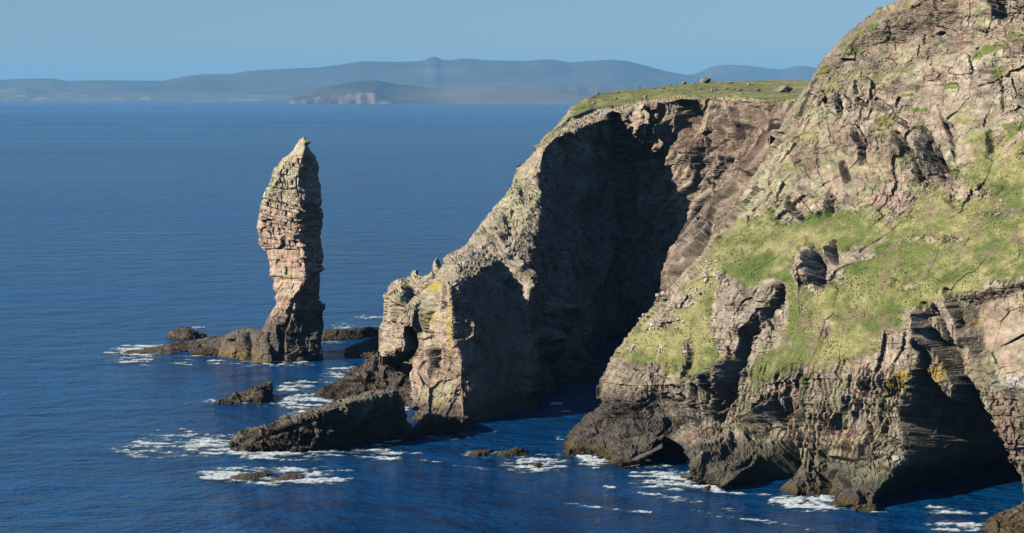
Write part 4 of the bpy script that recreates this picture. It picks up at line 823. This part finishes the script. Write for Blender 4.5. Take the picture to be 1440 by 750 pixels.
    for k, ln in enumerate(LN):
        P = [sea_pt(*p) for p in ln]
        def env(X, Y, P=P):
            ds, _, al = seg_dist(X + 1.5 * fbm(X / 9, Y / 9, X * 0, 3, 2), Y + 3 * fbm(X / 12, Y / 12, X * 0, 4, 2), P, False)
            return .8 * np.clip(1.1 - ds / 1.5, 0, 1) * (.55 + .8 * fbm(X / 6, Y / 6, X * 0, 8, 2))
        sheet(min(p[0] for p in P) - 3, max(p[0] for p in P) + 3, min(p[1] for p in P) - 3, max(p[1] for p in P) + 3, env, 900 + k * 3, .2, .3)
    o = mesh_obj('sea_foam', np.concatenate(VV), np.concatenate(QQ), m, smooth=True, extra={'dens': np.concatenate(DD)})
    tag(o, 'white surf and drifting foam around the rocks and cliff foot', kind='stuff')
build_foam()

# ------------------------------------------------------------------ loose rocks
def spot(d, u, v):
    j = int(np.argmin(np.abs(d['U'][0] - u))); i = int(np.argmin(np.abs(d['V'][:, 0] - v)))
    return Vector((float(d['X'][i, j]), float(d['Y'][i, j]), float(d['Z'][i, j])))
def boulder_mesh(name, seed, flat=1.0, n=26):
    rd = random.Random(seed); bm = bmesh.new()
    for _ in range(n):
        v = Vector((rd.gauss(0, 1), rd.gauss(0, 1), rd.gauss(0, 1))).normalized(); k = rd.uniform(.82, 1.05)
        bm.verts.new((v.x * k * .5, v.y * k * .42, (v.z * k * .5 * flat + .32 * flat)))
    r = bmesh.ops.convex_hull(bm, input=bm.verts); bmesh.ops.delete(bm, geom=[g for g in r['geom_interior'] if isinstance(g, bmesh.types.BMVert)], context='VERTS')
    bmesh.ops.bevel(bm, geom=bm.edges[:], offset=.02, segments=1, affect='EDGES')
    me = bpy.data.meshes.new(name); bm.to_mesh(me); bm.free()
    a = me.color_attributes.new('Col', 'FLOAT_COLOR', 'POINT'); rd2 = random.Random(seed + 1)
    t = rd2.choice([(.22, .19, .14), (.24, .20, .15), (.20, .16, .12)])
    for q in a.data:
        k = rd2.uniform(.85, 1.15); q.color = (t[0] * k, t[1] * k, t[2] * k, 1)
    me.materials.append(M_BOULDER); return me
B_ROUND = [boulder_mesh('boulder', 10 + i, .95) for i in range(4)]; B_FLAT = [boulder_mesh('boulder', 30 + i, .5, 18) for i in range(4)]
B_PALE = [boulder_mesh('stone', 50 + i, .8, 14) for i in range(5)]
for me in B_PALE:
    for q in me.color_attributes['Col'].data: c = q.color; q.color = (c[0] * 2.2, c[1] * 2.3, c[2] * 2.5, 1)
def rock(me, p, w, h, label, group=None, name='boulder', cat='boulder', rz=None):
    o = bpy.data.objects.new(name, me); COL.objects.link(o); o.location = p; o.rotation_euler = (random.uniform(-.15, .15), random.uniform(-.15, .15), random.uniform(0, 6.28) if rz is None else rz)
    o.scale = (w, w * .85, h); tag(o, label, cat, group); return o
def px(Y): return Y / FPX
BL = [(1104, 130, 24, 12, 'largest rounded boulder on the headland grass near the cliff edge'), (992, 117, 17, 10, 'dark peaked boulder breaking the skyline of the headland'), (922, 124.5, 9, 2.6, 'flat dark rock on the skyline right of the walker'),
      (934, 124, 6, 3.2, 'small pale rock just right of the flat dark rock on the skyline'), (841, 133, 7, 4.5, 'rock at the outer left tip of the headland grass'), (908, 138, 9, 5.5, 'pale boulder on the grass just below the walker'),
      (1028, 117.5, 13, 3.5, 'broad low rock on the skyline right of the dark peaked boulder'), (1053, 120, 9, 5, 'block on the skyline left of the largest boulder'), (1090, 128, 6, 4, 'small stone close to the left of the largest boulder')]
for k, (u, v, w, h, lab) in enumerate(BL):
    p = spot(HD, u, v + .3); s_ = px(p.y); me = (B_FLAT if h < 4 else B_ROUND)[k % 4]
    rock(me, p - Vector((0, 0, .10 * h * s_)), w * s_ * 1.1, h * s_ * 1.35 / (.66 if me in B_FLAT else 1.0), lab, rz=.3 * k)
PB = [(866, 140, 5, 3), (1014, 118, 6, 2.5), (1058, 121, 4, 3), (1055, 127, 6, 3), (1066, 129, 7, 4), (1095, 123, 5, 3), (983, 125, 4, 3), (985, 127, 5, 3), (1001, 129, 5, 3.5), (1006, 127, 7, 4), (1022, 126, 5, 3), (1032, 127, 9, 4), (1040, 128, 8, 2.4), (970, 129, 6, 3.4),
      (962, 119, 8, 3.4), (975, 118, 8, 3.4), (948, 127, 5, 2.4), (940, 128, 5, 2.4), (1011, 132, 5, 2.4), (952, 120, 4, 3), (943, 121, 5, 2.4), (850, 141, 6, 3), (835, 146, 6, 3), (878, 142, 5, 3), (889, 135, 4, 2), (876, 134, 5, 2.2), (1070, 121, 4, 2), (1076, 133, 4, 2), (868, 131, 4, 2), (958, 133, 6, 2.4), (1045, 133, 5, 2), (820, 152, 7, 4), (930, 131, 5, 2.6)]
for k, (u, v, w, h) in enumerate(PB):
    p = spot(HD, u, v); s_ = px(p.y)
    rock((B_FLAT if k % 2 else B_ROUND)[k % 4], p - Vector((0, 0, .1 * h * s_)), w * s_ * 1.35, h * s_ * 1.8, 'small stone scattered on the flat headland grass', 'small stones on the headland grass', 'stone', 'stone')
rr_ = random.Random(3)
def scatter(d, zones, lab, grp, mes, wmin, wmax, test=None):
    for (u, v, ru, rv, n, zl) in zones:
        k = 0; lab, grp = zl, zl.replace('stone ', 'stones ', 1)
        while k < n:
            a, r = rr_.uniform(0, 6.28), math.sqrt(rr_.random()); uu, vv = u + ru * r * math.cos(a), v + rv * r * math.sin(a)
            p = spot(d, uu, vv); k += 1; s_ = px(p.y); w = rr_.uniform(wmin, wmax) ** 1.0 * (1 if rr_.random() > .12 else 1.6)
            rock(rr_.choice(mes), p - Vector((0, 0, .12 * w * s_)), w * s_, w * s_ * rr_.uniform(.6, 1.0), lab, grp, 'stone', 'stone')
scatter(ND, [(1000, 380, 16, 22, 34, 'pale stone in the uppermost white patch above the dark cove'), (975, 412, 12, 12, 16, 'pale stone in the middle of the white scree above the cove'), (948, 425, 24, 12, 34, 'pale stone in the lower white scree along the cove edge'),
             (916, 456, 18, 11, 26, 'pale stone on the grass lip directly over the black cove wall'), (925, 490, 8, 6, 10, 'pale stone in the small cluster in the middle of the lower left grass'), (885, 490, 8, 6, 8, 'pale stone at the lowest left corner of the grass slope'), (955, 455, 10, 8, 6, 'pale stone on the green strip left of the tan rock wall')], '', '', B_PALE, 3.5, 8.5)
scatter(ND, [(1370, 362, 30, 6, 12, 'pale stone in the short white row near the right frame edge'), (1135, 435, 8, 8, 8, 'pale stone below the split dark outcrop in mid slope'), (1400, 290, 40, 24, 26, 'pale stone in the rubble at the right edge above the grass'), (1360, 270, 30, 12, 16, 'pale stone in the rubble at the top of the grass slope'),
             (1260, 300, 20, 14, 10, 'grey stone under the tall shaded notch above the grass'), (1160, 480, 30, 20, 8, 'pale stone on the lower middle of the grass slope'), (1310, 340, 50, 20, 12, 'pale stone on the open middle of the grass slope')], '', '', B_PALE, 2.2, 5)
scatter(HD, [(655, 360, 22, 7, 30, 'broken stone on the lowest part of the headland ridge crest'), (690, 320, 10, 16, 12, 'broken stone halfway up the headland ridge crest'), (720, 268, 10, 16, 10, 'broken stone high on the headland ridge crest')], '', '', B_PALE + B_ROUND, 2.5, 6)

# ------------------------------------------------------------------ grass
def build_grass(d, gfun, n, hmin, hmax, label, seed, lim=.45):
    rg = np.random.default_rng(seed); U, V = d['U'], d['V']; g = gfun(U, V) + .5 * fbm(d['X'] / 3.2, d['Y'] / 3.2, d['Z'] / 3.2, 211, 4)
    wgt = np.where(d['ins'] & (g > lim) & (d['Z'] > 7), 1.0, 0); wgt[:-1] *= np.diff(V[:, 0])[:, None]; c = np.cumsum(wgt.ravel()); k = np.searchsorted(c, rg.random(n) * c[-1]); k = np.clip(k, 0, U.size - 1)
    P = np.stack([d['X'].ravel()[k], d['Y'].ravel()[k], d['Z'].ravel()[k]], 1) + rg.normal(0, .10, (n, 3)) * (1, 1, 0)
    h = rg.uniform(hmin, hmax, n) * (1 + .8 * (fbm(P[:, 0] / 4, P[:, 1] / 4, P[:, 2] / 4, 77, 2)))
    a = rg.uniform(0, np.pi, n); V_ = []; 
    pal = np.array([(.19, .25, .06), (.26, .29, .09), (.42, .39, .19), (.46, .41, .22), (.22, .27, .07)]); w = rg.integers(0, 5, n)
    col = pal[w] * rg.uniform(.8, 1.2, (n, 1)); cols = []
    for j in range(3):
        an = a + j * 1.05; dx, dy = np.cos(an) * h * .42, np.sin(an) * h * .42; ln = rg.normal(0, .35, (n, 2)) * h[:, None]
        V_.append(np.stack([np.stack([P[:, 0] - dx, P[:, 1] - dy, P[:, 2] - .06], 1), np.stack([P[:, 0] + dx, P[:, 1] + dy, P[:, 2] - .06], 1), np.stack([P[:, 0] + ln[:, 0], P[:, 1] + ln[:, 1], P[:, 2] + h], 1)], 1).reshape(-1, 3))
        cols.append(np.repeat(col, 3, 0))
    Vt = np.concatenate(V_); q = np.arange(len(Vt)).reshape(-1, 3)
    o = mesh_obj('grass_tufts', Vt, q, M_GRASS, np.concatenate(cols)); tag(o, label, kind='stuff')
build_grass(ND, N_grass, 15000, .10, .24, 'green and straw-coloured grass covering the near cliff slopes', 5)
build_grass(HD, lambda U, V: H_grass(U, V) - .1, 14000, .08, .2, 'short grass on the flat top of the headland', 6)

# ------------------------------------------------------------------ the walker on the headland
def skin(name, pts, edges, mat, parent, sub=1):
    me = bpy.data.meshes.new(name); me.from_pydata([p[:3] for p in pts], edges, []); me.update()
    o = bpy.data.objects.new(name, me); COL.objects.link(o); m = o.modifiers.new('skin', 'SKIN')
    for k, p in enumerate(pts): me.skin_vertices[0].data[k].radius = (p[3], p[4] if len(p) > 4 else p[3])
    me.skin_vertices[0].data[0].use_root = True
    if sub: ms = o.modifiers.new('sub', 'SUBSURF'); ms.levels = sub; ms.render_levels = sub
    me.materials.append(mat); o.parent = parent; return o
def build_person():
    p0 = spot(HD, 900, 126.5); root = empty('person', p0); root.rotation_euler = (0, 0, R(160))
    tag(root, 'person in dark clothes standing upright on the headland grass near the skyline', 'person')
    skinm = plain('skin_tone', (.45, .30, .22)); coat = plain('dark_blue_coat', (.03, .04, .07)); trou = plain('black_trousers', (.025, .025, .03)); hair = plain('brown_hair', (.08, .05, .03)); boot = plain('walking_boots', (.05, .035, .025))
    P = [(0, 0, .95, .14, .10), (0, 0, 1.12, .13, .09), (0, 0, 1.34, .16, .10), (0, 0, 1.47, .06, .06), (0, .01, 1.56, .065, .075), (0, .01, 1.66, .078, .095), (0, .01, 1.74, .07, .085)]
    E = [(0, 1), (1, 2), (2, 3), (3, 4), (4, 5), (5, 6)]
    for sx in (-1, 1):
        k = len(P); P += [(sx * .19, 0, 1.40, .055), (sx * .25, .02, 1.14, .042), (sx * .24, .12, .93, .03), (sx * .235, .15, .86, .034, .018)]
        E += [(2, k), (k, k + 1), (k + 1, k + 2), (k + 2, k + 3)]
        for f, (ox, ln) in enumerate(((-.026, .07), (-.009, .082), (.009, .078), (.025, .06))):
            q = len(P); P += [(sx * .235 + ox, .165, .81, .009), (sx * .235 + ox, .18, .81 - ln * .5, .008)]; E += [(k + 3, q), (q, q + 1)]
        q = len(P); P += [(sx * .205, .185, .84, .010), (sx * .20, .205, .81, .009)]; E += [(k + 3, q), (q, q + 1)]
        k = len(P); P += [(sx * .10, 0, .86, .085), (sx * .12, .03, .48, .055), (sx * .13, 0, .09, .04), (sx * .14, .14, .04, .04, .03)]
        E += [(0, k), (k, k + 1), (k + 1, k + 2), (k + 2, k + 3)]
    skin('body', P, E, skinm, root)
    skin('coat', [(0, 0, .84, .18, .14), (0, 0, 1.12, .165, .125), (0, 0, 1.36, .185, .13), (0, 0, 1.47, .09, .085), (-.20, 0, 1.40, .075), (-.255, .02, 1.14, .06), (-.24, .12, .95, .048), (.20, 0, 1.40, .075), (.255, .02, 1.14, .06), (.24, .12, .95, .048)],
         [(0, 1), (1, 2), (2, 3), (2, 4), (4, 5), (5, 6), (2, 7), (7, 8), (8, 9)], coat, root)
    skin('trousers', [(0, 0, .92, .15, .12), (-.10, 0, .82, .10), (-.12, .03, .48, .075), (-.13, 0, .12, .06), (.10, 0, .82, .10), (.12, .03, .48, .075), (.13, 0, .12, .06)], [(0, 1), (1, 2), (2, 3), (0, 4), (4, 5), (5, 6)], trou, root)
    for sx in (-1, 1): skin('boot', [(sx * .13, -.03, .07, .055), (sx * .14, .16, .04, .05, .04)], [(0, 1)], boot, root)
    skin('hair', [(0, -.015, 1.78, .078, .08), (0, -.05, 1.70, .085, .07), (0, -.06, 1.60, .06, .04)], [(0, 1), (1, 2)], hair, root)
build_person()
